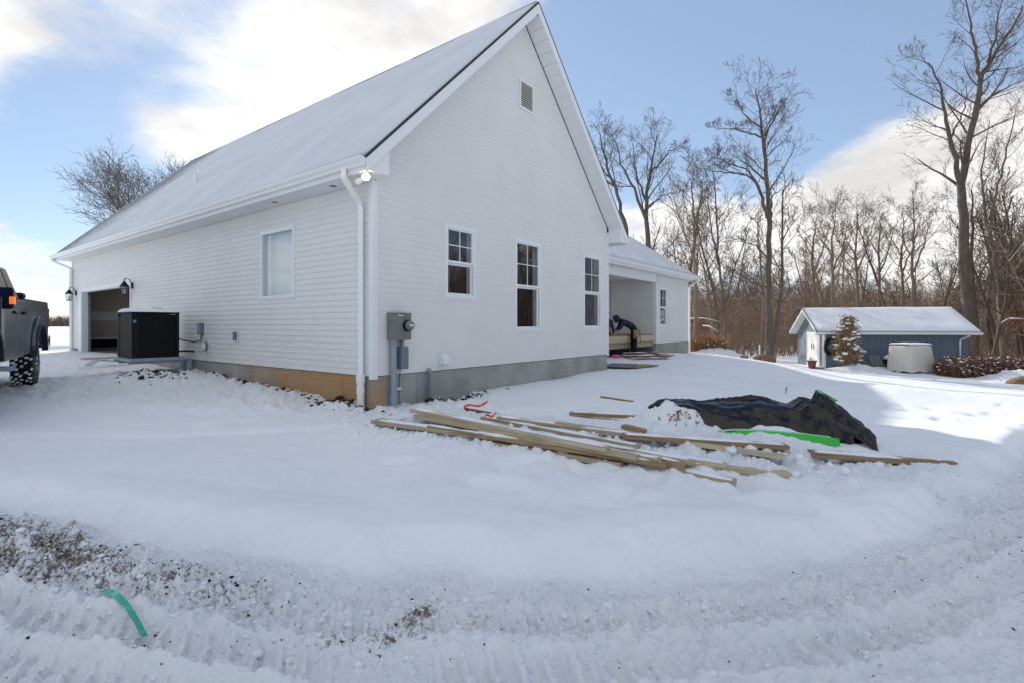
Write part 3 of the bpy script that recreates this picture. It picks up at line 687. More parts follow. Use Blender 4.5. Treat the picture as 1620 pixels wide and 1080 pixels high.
snow_sheet(lambda a, b: roofpt(.02 + (run-.0)*a, -RK+.05 + (LEN+2*RK-.1)*b, -1), 30, 80, .055, 'roof_snow', roof)
# vent pipe through the left slope
mb = MB(); mb.lathe([(.055,-.1),(.055,.42),(.045,.42),(.045,.3)], 14, (1.03, 9.29, ZE + 1.48)); mb.lathe([(.11,-.16),(.07,.02),(.056,.08)], 14, (1.03, 9.29, ZE+1.48)); obj('vent_pipe', mb, M['pvc'], roof, smooth=True)

# rake boards, rake soffits, eave boxes
for side in (1, -1):
    f = MB(); zt = -th_-.003
    pts = [roofpt(-.0, 0, side, zt), roofpt(run, 0, side, zt), roofpt(run, 0, side, zt-.21), roofpt(0.02, 0, side, zt-.21)]
    poly = [(p[0], p[2]) for p in pts]
    f.prism(poly, 1, -RK+.004, -RK+.026); obj('rake_board', f, M['trim'], house)
    f = MB(); f.prism(poly, 1, LEN+RK-.026, LEN+RK-.004); obj('rake_board', f, M['trim'], house)
    s = MB(); n = 22
    for i in range(n):
        a0 = OV - .02 + (run-OV)*i/n; a1 = a0 + (run-OV)/n - .006
        q = [roofpt(a0, 0, side, -.245), roofpt(a1, 0, side, -.245), roofpt(a1, 0, side, -.233), roofpt(a0, 0, side, -.233)]
        sp = MB(); sp.prism([(p[0], p[2]) for p in q], 1, -RK+.028, -.018); obj('soffit_panel', sp, M['soffit'], house)
    # boxed eave end
    x0, x1 = (-OV+.01, -.02) if side > 0 else (W+.02, W+OV-.01)
    e = MB()
    if side > 0: e.prism([(x0, ZSOF), (x1+.02, ZSOF), (x1+.02, ZE+OV-.20), (x0, ZE-.20)], 1, -RK+.028, -.024)
    else: e.prism([(x0-.02, ZSOF), (x1, ZSOF), (x1, ZE-.20), (x0-.02, ZE+OV-.20)], 1, -RK+.028, -.024)
    obj('eave_box', e, M['trim'], house)
# eave soffits, fascia and gutters
for side in (1, -1):
    mx_ = lambda x: x if side > 0 else W - x
    for k in range(14):
        y0 = -.02 + k*(LEN+.02)/14; s = MB(); x0, x1 = sorted((mx_(-OV+.03), mx_(-.02))); s.box(x0, x1, y0, y0+(LEN+.02)/14-.004, ZSOF-.012, ZSOF); obj('soffit_panel', s, M['soffit'], house)
    s = MB(); x0, x1 = sorted((mx_(-OV+.004), mx_(-OV+.028))); s.box(x0, x1, -RK+.03, LEN+RK-.03, ZSOF-.02, ZE-.09); obj('fascia', s, M['trim'], house)
    g = MB(); pr = [(-OV, ZE-.02), (-OV-.105, ZE-.01), (-OV-.125, ZE-.03), (-OV-.105, ZE-.07), (-OV-.075, ZE-.10), (-OV-.06, ZE-.135), (-OV, ZE-.135)]
    g.prism([(mx_(x), z) for x, z in pr], 1, -RK+.01, LEN+RK-.01); obj('gutter', g, M['gutter'], house)
# downspouts
def downspout(parent, path, w=.038, m='gutter'):
    mb = MB(); mb.tube(path, w, 4); return obj('downspout', mb, M[m], parent)
downspout(house, [(-OV-.05,.05,ZE-.13), (-OV-.05,.05,ZE-.24), (-.42,.09,ZE-.30), (-.12,.20,ZE-.52), (-.072,.215,ZE-.60), (-.072,.215,1.6), (-.072,.215,.62)], .052)
mb = MB(); mb.lathe([(.058,-.3),(.058,.40)], 16, (-.075,.215,.18)); mb.lathe([(.072,.36),(.072,.50)], 16, (-.075,.215,.18)); mb.lathe([(.066,.36),(.066,.46)], 16, (-.075,.215,.02)); obj('drain_pipe', mb, M['pvc'], house, smooth=False)
downspout(house, [(-OV-.05,LEN+.15,ZE-.13), (-OV-.05,LEN+.15,ZE-.22), (-.40,LEN+.02,ZE-.28), (-.10,LEN-.14,ZE-.44), (-.07,LEN-.15,ZE-.54), (-.07,LEN-.15,.3)], .05)
# recessed soffit lamps
for v in (.72, 2.55):
    mb = MB(); mb.lathe([(.085,-.022),(.085,-.012)], 20, (-.24, v, ZSOF)); l = obj('soffit_lamp', mb, M['trim'], house); mb = MB(); mb.lathe([(.06,-.028),(.06,-.0225)], 20, (-.24, v, ZSOF)); obj('lens', mb, M['grey_metal'], l)

# ------------------------------------------------------------------ wing with porch
WV = 2.1; WZ = 3.87; WS = .76; WU1 = 20.8
wing = empty('house_wing'); wing.parent = house
wing['label'] = 'single storey wing with recessed porch'
P_wing = lambda u, z, o: (u, WV - o, z)
P_side = lambda v, z, o: (16.7 - o, v, z)        # porch side wall faces the main gable
WW = (17.08, 17.93, 1.41, 3.10)
def wp(u, v): return (u, v, WZ + WS*(v-1.7))
wr = MB(); t = .07
fr = [(8.45,1.7),(21.2,1.7),(15.7,7.2),(4.4,7.2)]
wr.add([(*p, WZ + WS*(p[1]-1.7) - t) for p in fr] + [(*p, WZ + WS*(p[1]-1.7)) for p in fr], [(3,2,1,0),(4,5,6,7),(0,1,5,4),(1,2,6,5),(2,3,7,6),(3,0,4,7)])
bkp = [(21.2,12.7),(8.45,12.7),(4.4,7.2),(15.7,7.2)]
wr.add([(*p, WZ + WS*(12.7-p[1]) - t) for p in bkp] + [(*p, WZ + WS*(12.7-p[1])) for p in bkp], [(3,2,1,0),(4,5,6,7),(0,1,5,4),(1,2,6,5),(2,3,7,6),(3,0,4,7)])
hp = [(21.2,1.7,WZ),(21.2,12.7,WZ),(15.7,7.2,WZ+WS*5.5)]
wr.add([(p[0],p[1],p[2]-t) for p in hp] + hp, [(2,1,0),(3,4,5),(0,1,4,3),(1,2,5,4),(2,0,3,5)])
wroof = obj('wing_roof', wr, M['shingle'], wing)
def wing_front(a, b):
    v = 1.72 + 5.46*a; u0 = 8.45 - (8.45-4.4)*(v-1.7)/5.5 + .03; u1 = 21.2 - (v-1.7) - .02; return (u0 + (u1-u0)*b, v, WZ + WS*(v-1.7))
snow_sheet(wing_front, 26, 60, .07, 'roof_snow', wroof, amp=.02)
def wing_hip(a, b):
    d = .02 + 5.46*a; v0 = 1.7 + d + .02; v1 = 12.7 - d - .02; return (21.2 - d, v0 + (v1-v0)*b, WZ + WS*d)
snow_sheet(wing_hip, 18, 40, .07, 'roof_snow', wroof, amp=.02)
wfront = wall_core(wing, 'wall', P_wing, [(16.7, WU1, ZS, 3.68)], [WW])
siding(wfront, P_wing, 16.76, WU1-.06, ZS, 3.66, [WW], lip=.022)
window(wing, P_wing, *WW); channel(wing, P_wing, *WW)
pside = wall_core(wing, 'wall', P_side, [(WV+.13, 4.3, .95, 3.5)], []); pside['label'] = 'shaded porch side wall of lap siding'
siding(pside, P_side, WV+.14, 4.28, .95, 3.5, [], lip=.024)
pb = MB(); pb.box(8.0, 16.69, 4.3, 4.42, .9, 3.6); obj('porch_back_wall', pb, M['siding'], wing)
pc = MB(); pc.box(8.0, 16.8, WV+.16, 4.3, 3.5, 3.53); obj('porch_ceiling', pc, M['soffit'], wing)
ph = MB(); ph.box(8.02, 16.70, WV-.02, WV+.15, 3.32, 3.68); obj('porch_header', ph, M['trim'], wing)
ph = MB(); ph.box(16.68, 16.84, WV-.024, WV+.14, .66, 3.32); obj('porch_post', ph, M['trim'], wing)
ww = MB(); ww.box(WU1-.13, WU1, WV+.13, 12.3, ZS, 3.68); ww.box(8.0, WU1, 12.3, 12.43, ZS, 3.68); ww.box(16.83, 16.9, 4.5, 12.2, ZS, 3.6); ww.box(16.9, WU1-.14, WV+.14, 12.2, .68, .72); ww.box(16.9, WU1-.14, 7.6, 7.7, .72, 3.6); obj('wall', ww, M['siding'], wing)
mb = MB(); w_, t_ = .075, .022; x, y = WU1, WV
mb.prism([(x+t_, y-t_), (x-w_, y-t_), (x-w_, y-.001), (x-.002, y-.001), (x-.002, y+w_), (x+t_, y+w_)], 2, ZS-.03, 3.68); obj('corner_post', mb, M['trim'], wing)
found_panels(P_wing, 16.72, WU1-.01, ZS-.012, -.9, lambda u: .30 + .25*math.exp(-((u-17.4)/1.2)**2), .61, wing)
mb = MB(); mb.box(WU1-.22, WU1-.012, WV+.215, 12.2, -.9, ZS-.012); mb.box(16.72, 16.9, WV+.215, 12, -.6, ZS-.012); mb.box(8.1, 16.71, 4.25, 4.4, -.6, .9); obj('foundation_wall', mb, M['concrete'], wing)
s = MB(); s.box(8.3, 21.15, 1.74, WV-.03, 3.66, 3.672); obj('soffit_panel', s, M['soffit'], wing)
s = MB(); s.box(WU1+.03, 21.15, 1.74, 12.6, 3.66, 3.672); obj('soffit_panel', s, M['soffit'], wing)
s = MB(); s.box(8.3, 21.18, 1.705, 1.73, 3.65, WZ-.075); obj('fascia', s, M['trim'], wing); s = MB(); s.box(21.15, 21.175, 1.74, 12.6, 3.65, WZ-.075); obj('fascia', s, M['trim'], wing)
g = MB(); g.prism([(1.70, WZ-.02), (1.595, WZ-.01), (1.575, WZ-.03), (1.60, WZ-.07), (1.64, WZ-.13), (1.70, WZ-.13)], 0, 8.5, 21.28); obj('gutter', g, M['gutter'], wing)
downspout(wing, [(21.0,1.64,WZ-.13), (21.0,1.64,WZ-.24), (20.94,1.8,WZ-.32), (20.86,2.02,WZ-.5), (20.86,2.04,WZ-.6), (20.86,2.04,-.1)], .045)

# ------------------------------------------------------------------ trees
def tubes_mesh(tubes, sides):
    groups = {}
    for pts, rad, lev in tubes: groups.setdefault((len(pts), sides[min(lev, len(sides)-1)]), []).append((pts, rad))
    Vs, Qs = [], []; off = 0
    for (m, n), lst in groups.items():
        P = np.array([p for p, _ in lst]); Rd = np.array([r for _, r in lst]); K = len(lst)
        d = np.gradient(P, axis=1); d /= np.linalg.norm(d, axis=2)[..., None] + 1e-9
        ref = np.where((np.abs(d[:, :1, 2]) < .8)[..., None], np.array([0, 0, 1.0]), np.array([1.0, 0, 0])); ref = np.broadcast_to(ref, d.shape)
        a = np.cross(d, ref); a /= np.linalg.norm(a, axis=2)[..., None] + 1e-9; b = np.cross(d, a); t = 2*np.pi*np.arange(n)/n
        ring = P[:, :, None, :] + Rd[:, :, None, None]*(a[:, :, None, :]*np.cos(t)[None, None, :, None] + b[:, :, None, :]*np.sin(t)[None, None, :, None])
        Vs.append(ring.reshape(-1, 3))
        I, J = np.meshgrid(np.arange(m-1), np.arange(n), indexing='ij'); J2 = (J+1) % n
        q = np.stack([I*n+J, I*n+J2, (I+1)*n+J2, (I+1)*n+J], -1).reshape(-1, 4)
        Qs.append((q[None] + (np.arange(K)*m*n)[:, None, None]).reshape(-1, 4) + off); off += K*m*n
    return np.concatenate(Vs), np.concatenate(Qs)

def unit(v): return v/(np.linalg.norm(v) + 1e-9)
def side_dir(g, d, ang):
    r = g.normal(size=3); r -= d*np.dot(r, d); r = unit(r); return unit(d*math.cos(ang) + r*math.sin(ang))
NSEG = [9, 6, 4, 3, 2]
def grow(g, out, p, d, L, r, lev, cfg):
    n = NSEG[min(lev, 4)]; pts = [p.copy()]; d = d.copy()
    for i in range(n):
        d = unit(d + g.normal(size=3)*cfg['wob'][min(lev, 4)] + np.array([0, 0, cfg['up'][min(lev, 4)]])); p = p + d*L/n; pts.append(p.copy())
    rad = np.maximum(r*(1 - .72*np.linspace(0, 1, n+1)**1.1), cfg['rmin']); pts = np.array(pts); out.append((pts, rad, lev))
    spawn(g, out, pts, rad, L, lev, cfg)
def spawn(g, out, pts, rad, L, lev, cfg, t0=None):
    if lev >= cfg['max']: return
    n = len(pts) - 1; k = cfg['n'][lev]; k = int(k*g.uniform(.75, 1.25) + .5)
    lo = cfg['t0'][min(lev, len(cfg['t0'])-1)] if t0 is None else t0
    for j in range(k):
        t = lo + (1-lo)*((j + g.uniform(0, 1))/k)
        i = min(int(t*n), n-1); f = t*n - i; q = pts[i]*(1-f) + pts[i+1]*f; dd = unit(pts[i+1]-pts[i]); rr_ = rad[i]*(1-f) + rad[i+1]*f
        ang = R(g.uniform(*cfg['ang'][min(lev, len(cfg['ang'])-1)])); c = side_dir(g, dd, ang)
        if lev == 0 and c[2] < .05: c[2] = abs(c[2])*.6 + .1; c = unit(c)
        grow(g, out, q, c, max(L*g.uniform(*cfg['len'][lev])*(1.15 - .55*t), .12), max(rr_*g.uniform(.28, .5), cfg['rmin']), lev+1, cfg)
CFG = dict(wob=[.05, .12, .15, .18, .2], up=[.02, .08, .10, .07, .05], rmin=.0058, max=4, n=[11, 5, 4, 3], t0=[.42, .2, .15, .15], ang=[(28, 58), (25, 55), (22, 55), (20, 55)],
           len=[(.28, .48), (.42, .72), (.42, .72), (.4, .7)])

def build_tree(name, tubes, loc, label, group, material='bark', split=1):
    root = empty(name, loc, 0, label, 'tree', group)
    a = [t for t in tubes if t[2] <= split]; b = [t for t in tubes if t[2] > split]
    V, Q_ = tubes_mesh(a, [9, 6, 4, 3, 3]); link('trunk', mesh_arrays('trunk', V, Q_), M[material], root, smooth=True)
    if b: V, Q_ = tubes_mesh(b, [6, 5, 4, 3, 3]); link('crown', mesh_arrays('crown', V, Q_), M[material], root, smooth=True)
    return root

def hero(name, seed, limbs, base, label, cfg=None, material='bark', k0=None):
    """limbs: list of (list of px,py,depth), r0, r1, start fraction of side branches, count"""
    g = np.random.default_rng(seed); cfg = dict(CFG, **(cfg or {})); out = []; b = np.array(base)
    for pts, r0, r1, t0, cnt in limbs:
        P = np.array([at(*q) for q in pts]) - b
        tt = np.linspace(0, 1, len(P)); ts = np.linspace(0, 1, max(10, 3*len(P)))
        S = np.stack([np.interp(ts, tt, P[:, i]) for i in range(3)], 1)
        S[1:-1] = (S[:-2] + 2*S[1:-1] + S[2:])/4; S[1:-1] += g.normal(size=S[1:-1].shape)*.04
        rad = r0 + (r1-r0)*ts**.9; L = np.sum(np.linalg.norm(np.diff(S, axis=0), axis=1))
        out.append((S, rad, 0)); c2 = dict(cfg); c2['n'] = [max(3, int(cnt*min(1, .38 + .07*L)))] + cfg['n'][1:]
        c2['len'] = [(.20*min(1, 8/L), .46*min(1, 9/L))] + cfg['len'][1:]
        spawn(g, out, S, rad, L, 0, c2, t0)
    return build_tree(name, out, tuple(b), label, None, material, split=1)

D = 31
hero('tall_tree', 21, [
    ([(1215,582,D),(1216,520,D),(1217,430,D),(1216,340,D),(1214,270,D),(1211,215,D),(1206,180,D),(1205,150,D),(1200,120,D),(1196,92,D)], .21, .03, .42, 20),
    ([(1214,320,D),(1207,280,D-.4),(1196,255,D-.8),(1182,243,D-1.2),(1160,238,D-1.5),(1135,237,D-1.6),(1104,231,D-1.5)], .11, .015, .25, 13),
    ([(1196,255,D-.8),(1180,232,D-.9),(1160,226,D-1),(1138,214,D-1.2),(1122,206,D-1)], .06, .012, .3, 9),
    ([(1210,182,D),(1190,170,D+.5),(1170,165,D+.9),(1150,163,D+1),(1132,164,D+1.2)], .07, .012, .2, 12),
    ([(1206,160,D),(1185,145,D-.6),(1172,125,D-.9),(1165,108,D-1)], .06, .012, .2, 10),
    ([(1211,215,D),(1222,200,D+.3),(1235,190,D+.6),(1246,178,D+.7)], .05, .012, .2, 8),
    ([(1210,175,D),(1222,152,D),(1230,132,D+.2),(1240,120,D+.2)], .05, .012, .3, 8),
    ([(1216,330,D),(1222,300,D+.5),(1221,282,D+.7),(1232,270,D+.9),(1248,262,D+1)], .08, .012, .3, 9),
    ([(1216,395,D),(1200,372,D-.6),(1185,362,D-1),(1165,352,D-1.4)], .07, .012, .3, 8),
    ([(1212,440,D),(1190,432,D-1),(1170,418,D-1.6),(1152,405,D-2)], .06, .012, .3, 7)],
    at(1215, 582, D), 'very tall bare tree with one big limb bending towards the white house', material='bark').scale.z = .90
D = 33
hero('tall_tree', 22, [
    ([(1538,600,D),(1536,540,D),(1530,470,D),(1524,390,D),(1521,330,D),(1522,280,D),(1532,230,D),(1545,175,D),(1550,130,D),(1562,100,D),(1585,70,D),(1605,40,D),(1618,10,D)], .36, .04, .38, 22),
    ([(1521,300,D),(1512,260,D-.7),(1503,220,D-1),(1496,180,D-1.3),(1489,140,D-1.5),(1475,110,D-1.5),(1462,92,D-1.4)], .17, .02, .2, 17),
    ([(1550,130,D),(1546,100,D-.5),(1543,70,D-.8),(1535,40,D-.9),(1528,5,D-1),(1526,-30,D-1)], .12, .02, .1, 14),
    ([(1503,220,D-1),(1520,190,D-1.6),(1528,160,D-2),(1530,130,D-2)], .07, .012, .2, 9),
    ([(1545,175,D),(1570,150,D+.8),(1590,140,D+1.2),(1622,128,D+1.5)], .10, .015, .2, 10),
    ([(1562,100,D),(1575,60,D-.5),(1580,20,D-.8),(1590,-30,D-1)], .09, .015, .2, 10)],
    at(1538, 600, D), 'tallest bare tree with thick dark forked trunk rising behind the blue shed', material='bark')
D = 35
hero('tall_tree', 23, [
    ([(1546,600,D),(1545,520,D),(1540,460,D),(1536,400,D),(1540,350,D),(1536,300,D)], .20, .04, .5, 9)],
    at(1546, 600, D), 'thinner bare trunk leaning against the tallest tree behind the shed', material='bark')
D = 34
hero('tall_tree', 24, [
    ([(1588,600,D),(1584,500,D),(1576,420,D),(1566,370,D),(1570,320,D),(1585,270,D),(1597,225,D),(1606,180,D)], .17, .025, .4, 14),
    ([(1566,370,D),(1555,320,D+.6),(1553,280,D+1),(1560,230,D+1.2),(1566,190,D+1.2)], .10, .02, .2, 11),
    ([(1584,480,D),(1600,440,D-.6),(1615,415,D-1),(1640,395,D-1)], .08, .015, .3, 7)],
    at(1588, 600, D), 'bare tree with a crooked double crown standing behind the hedge', material='bark2')
D = 36
hero('tall_tree', 25, [
    ([(1040,600,D),(1032,470,D),(1026,380,D),(1024,330,D),(1022,290,D),(1027,245,D),(1035,210,D),(1040,175,D)], .26, .035, .45, 16),
    ([(1024,330,D),(1012,295,D-.6),(1000,262,D-1),(985,235,D-1.2),(978,200,D-1),(968,175,D-1)], .13, .02, .3, 14),
    ([(1022,290,D),(1008,250,D+.6),(1003,220,D+1),(1000,190,D+1)], .09, .015, .2, 10),
    ([(1027,245,D),(1050,215,D+.5),(1062,200,D+.7),(1080,205,D+.8)], .08, .015, .2, 10),
    ([(1026,300,D),(1045,282,D-.4),(1060,276,D-.6),(1082,272,D-.7)], .07, .015, .2, 9)],
    at(1040, 600, D), 'broad bare tree rising behind the wing with its crown above the wing roof', material='bark').scale.z = .91
D = 38
hero('tall_tree', 26, [
    ([(1010,600,D),(1004,420,D),(995,360,D),(984,310,D),(972,265,D),(958,225,D),(952,190,D),(948,172,D)], .22, .03, .5, 15),
    ([(972,265,D),(950,250,D),(935,225,D-.6),(930,195,D-.8)], .09, .015, .2, 10)],
    at(1010, 600, D), 'leaning bare tree half hidden by the big gable of the house', material='bark').scale.z = .91
D = 29
hero('young_tree', 27, [
    ([(1151,566,D),(1148,520,D),(1145,470,D),(1137,420,D),(1133,360,D),(1132,310,D),(1127,270,D)], .11, .02, .4, 13),
    ([(1146,480,D),(1158,440,D+.4),(1168,410,D+.6),(1180,370,D+.8),(1190,340,D+1)], .05, .012, .3, 8),
    ([(1137,420,D),(1128,380,D-.4),(1120,330,D-.6),(1117,290,D-.6)], .06, .012, .3, 9)],
    at(1151, 566, D), 'slim dark tree forking twice between the wing and the very tall tree', material='bark')
hero('young_tree', 28, [
    ([(1101,566,D-2),(1101,500,D-2),(1100,430,D-2),(1099,360,D-2),(1096,310,D-2),(1094,275,D-2)], .14, .02, .45, 15),
    ([(1100,430,D-2),(1108,380,D-2.5),(1112,330,D-2.6)], .05, .012, .3, 8)],
    at(1101, 566, D-2), 'straight bare tree standing close beside the corner of the wing', material='bark2')
hero('young_tree', 29, [
    ([(1131,566,D+2),(1126,510,D+2),(1118,450,D+2),(1110,410,D+2),(1104,380,D+2)], .09, .015, .3, 12)],
    at(1131, 566, D+2), 'thin leaning tree between the straight tree and the slim forked one', material='bark2')
for k, (px, top, D, lab) in enumerate([(1318, 335, 36, 'bare tree rising behind the near end of the shed ridge'), (1356, 325, 38, 'bare tree with upright twigs behind the middle of the shed roof'),
                              (1445, 300, 36, 'spreading bare tree behind the far half of the shed roof'), (1428, 340, 40, 'narrow bare tree just beside the spreading one behind the shed'), (1288, 345, 42, 'bare tree behind the shed door end'), (1392, 350, 44, 'small bare tree far behind the shed ridge')]):
    hero('woodland_tree', 40+k, [([(px+3, 600, D), (px+1, 520, D), (px, 450, D), (px-3, 400, D), (px+2, 360, D), (px-1, top, D)], .17, .02, .4, 15),
        ([(px, 430, D), (px+14, 395, D+.5), (px+22, 365, D+.8), (px+30, 340, D+1)], .07, .012, .25, 9), ([(px, 410, D), (px-14, 385, D-.5), (px-26, 362, D-.8)], .06, .012, .25, 8)], at(px+3, 600, D), lab, material='bark2')
# broad crowned tree behind the garage end
g = np.random.default_rng(61); out = []; D = 42; b = np.array(at(258, 520, D))
for k in range(13):
    a = -.62 + 1.22*k/12 + g.normal()*.06; d = unit(np.array([math.sin(a)*1.0, g.normal()*.5, math.cos(a)])); L = g.uniform(6.4, 7.6)*(1 - .12*abs(a))
    grow(g, out, np.array([0, 0, 4.4 + g.uniform(0, 1)]), d, L, .10, 1, dict(CFG, n=[11, 15, 7, 4], max=4, up=[.02,.05,.10,.08,.05], wob=[.05,.06,.10,.15,.2], rmin=.009, t0=[.3,.3,.25,.2]))
out.append((np.array([[0,0,-.6],[0,0,2.5],[0,0,5.2]]), np.array([.5,.40,.30]), 0))
build_tree('spreading_tree', out, tuple(b), 'broad round crowned bare tree showing above the far end of the house roof', None, 'bark', 1)

# woodland: variants copied, each an individual
def make_variant(seed, hgt, r, nb, material, leaves=0):
    g = np.random.default_rng(seed); out = []
    grow(g, out, np.zeros(3), unit(np.array([g.normal()*.06, g.normal()*.06, 1])), hgt, r, 0, dict(CFG, n=[nb, 6, 4, 2], max=3, wob=[.06,.16,.22,.28,.3], rmin=.012, t0=[.30,.2,.2,.2], len=[(.16,.34),(.35,.6),(.35,.6),(.3,.5)]))
    root = build_tree('woodland_tree', out, (0, 0, -500), 'x', 'bare trees of the wood', material, 1)
    if leaves:
        V, Fq = [], []; tips = [t for t in out if t[2] >= 2]
        for i in range(leaves):
            t = tips[g.integers(len(tips))]; c = t[0][g.integers(len(t[0]))]
            if c[2] > hgt*.62: continue
            c = c + g.normal(size=3)*.1; a = unit(g.normal(size=3))*.07; bq = unit(g.normal(size=3))*.05; o_ = len(V); V += [c-a, c+bq, c+a, c-bq]; Fq.append((o_, o_+1, o_+2, o_+3))
        lf = link('withered_leaves', mesh_arrays('withered_leaves', V, Fq), M['leaf'], root); lf['kind'] = 'stuff'
    return root
VARS = [(make_variant(101, 10, .12, 13, 'bark2'), 'tall brown bare tree'), (make_variant(102, 8, .09, 12, 'bark2'), 'mid height bare tree'), (make_variant(103, 12, .15, 14, 'bark'), 'tall grey bare tree'),
        (make_variant(104, 6, .06, 12, 'brush'), 'thin sapling'), (make_variant(105, 6.5, .07, 13, 'brush', 900), 'sapling with rusty withered leaves'), (make_variant(106, 9, .10, 15, 'brush'), 'twiggy bare tree')]
used = [False]*len(VARS)
def put(k, x, y, rz, s):
    src, lab = VARS[k]
    t = src if not used[k] else copy_tree(src); used[k] = True
    t.location = (x, y, float(base_z(x, y)) - .15); t.rotation_euler = (0, 0, rz); t.scale = (s, s, s)
    px = 810 + F_PX*x/y if y > 1 else 9999
    t['label'] = lab + (' between the wing and the shed' if px < 1245 else ' behind the blue shed' if px < 1545 else ' behind the brown hedge' if px < 1700 else ' along the side of the yard') + (', deep among the others' if y > 52 else '')
g = np.random.default_rng(77); spots = []
def far_ok(x, y, dmin): return all((x-a)**2 + (y-b_)**2 > dmin*dmin for a, b_ in spots)
tries = 0
while len(spots) < 150 and tries < 9000:
    tries += 1; px = g.uniform(1000, 1660); d = 33 + 42*g.uniform(0, 1)**1.1; x = (px-810)/F_PX*d
    if not far_ok(x, d, 1.3): continue
    u, v = Hinv(x, d)
    if u < 24 and v > -3: continue
    if px > 1240 and px < 1560 and d < 38: continue
    if px > 1130 and px < 1560 and d < 52 and g.uniform() < .7: continue
    spots.append((x, d)); k = g.choice(6, p=[.2,.2,.13,.2,.09,.18]); put(k, x, d, g.uniform(0, 6.3), g.uniform(.8, 1.12))
n0 = len(spots)
while len(spots) < n0 + 34:
    px = g.uniform(1560, 1665); d = g.uniform(34, 58); x = (px-810)/F_PX*d
    if not far_ok(x, d, .9): continue
    spots.append((x, d)); k = g.choice(6, p=[.2,.2,.2,.12,.10,.18]); put(k, x, d, g.uniform(0, 6.3), g.uniform(.85, 1.2))
# the wood goes on round the right-hand side of the yard
n0 = len(spots); tries = 0
while len(spots) < n0 + 60 and tries < 4000:
    tries += 1; a = R(g.uniform(47, 104)); r_ = g.uniform(32, 58); x, y = r_*math.sin(a), r_*math.cos(a)
    if not far_ok(x, y, 1.6) or x/max(y, .1) < 1.02: continue
    spots.append((x, y)); k = g.choice(6, p=[.25,.2,.2,.12,.03,.2]); put(k, x, y, g.uniform(0, 6.3), g.uniform(.85, 1.15))
for px0, py0, px1, py1, d, r_, lab in [(1092,505,1140,510,30,.05,'fallen limb with snow on it leaning by the wing corner'), (1112,516,1136,525,29,.05,'short broken limb under snow near the slim forked tree'), (1585,512,1622,505,28,.07,'bent limb under snow behind the brown hedge'), (1575,569,1622,574,26,.06,'snowy limb lying on top of the brown hedge')]:
    a, b = Vector(at(px0, py0, d)), Vector(at(px1, py1, d - 1.5)); m_ = (a+b)/2 + Vector((0, .2, .12)); t = empty('fallen_limb', a, 0, lab, 'limb')
    mb = MB(); mb.tube([(0,0,0), m_-a, b-a], [r_, r_*.8, r_*.4], 7); obj('wood', mb, M['bark2'], t); mb = MB(); mb.tube([(0,0,r_*.7), m_-a+Vector((0,0,r_*.6)), b-a+Vector((0,0,r_*.3))], [r_*.55, r_*.6, r_*.2], 7); obj('snow', mb, M['snow'], t, smooth=True)
# undergrowth between the trunks
def brush(name, n, region, hr, rad, material, seed, label, twigs=5):
    g = np.random.default_rng(seed); tubes = []; i = 0
    while i < n:
        x, y = region(g)
        if x is None: continue
        i += 1; z = float(base_z(x, y)); h = g.uniform(*hr)
        if name == 'undergrowth': h = min(h, max(1.2, .40*(y - 32 + .36*(x-18)*.3)))
        d = unit(np.array([g.normal()*.18, g.normal()*.18, 1])); p0 = np.array([x, y, z-.1]); p1 = p0 + d*h*.5; p2 = p1 + unit(d + g.normal(size=3)*.15)*h*.5
        tubes.append((np.array([p0, p1, p2]), np.array([rad, rad*.75, rad*.3]), 0))
        for k in range(twigs):
            t = g.uniform(.12, 1); q = p0 + (p2-p0)*t; e = side_dir(g, d, R(g.uniform(30, 75))); e[2] = abs(e[2])*.8; L = h*g.uniform(.15, .4)
            tubes.append((np.array([q, q + e*L]), np.array([rad*.42, rad*.18]), 1))
    V, Q_ = tubes_mesh(tubes, [3, 3]); o = link(name, mesh_arrays(name, V, Q_), M[material]); tag(o, label, kind='stuff'); return o
def reg_far(g):
    px = g.uniform(1020, 1690); d = 39 + 46*g.uniform(0, 1)**.8; x = (px-810)/F_PX*d; u, v = Hinv(x, d)
    return (None, None) if (u < 25 and v > -4) else (x, d)
brush('undergrowth', 3000, reg_far, (2.0, 7.0), .03, 'brush', 5, 'dense brown undergrowth and saplings filling the wood behind the shed', 9)
def reg_right(g):
    a = R(g.uniform(47, 104)); r_ = g.uniform(36, 62); return r_*math.sin(a), r_*math.cos(a)
brush('side_thicket', 1500, reg_right, (5, 11), .06, 'brush', 9, 'tangled bare thicket of the wood along the side of the yard', 9)
def reg_back(g):
    px = g.uniform(960, 1780); d = g.uniform(84, 125); x = (px-810)/F_PX*d; return x, d
brush('distant_wood', 2600, reg_back, (6, 11), .07, 'brush', 6, 'far mass of bare brown trees deep in the wood', 10)
def reg_field(g):
    return g.uniform(-760, -360), g.uniform(560, 640)
brush('distant_treeline', 2600, reg_field, (6, 13), .35, 'bark', 8, 'low grey line of far trees beyond the snowy field', 5)

# ------------------------------------------------------------------ things on and beside the house
def on_house(name, u, v, z, label, cat, group=None):
    x, y = H(u, v); return empty(name, (x, y, z), HROT, label, cat, group)

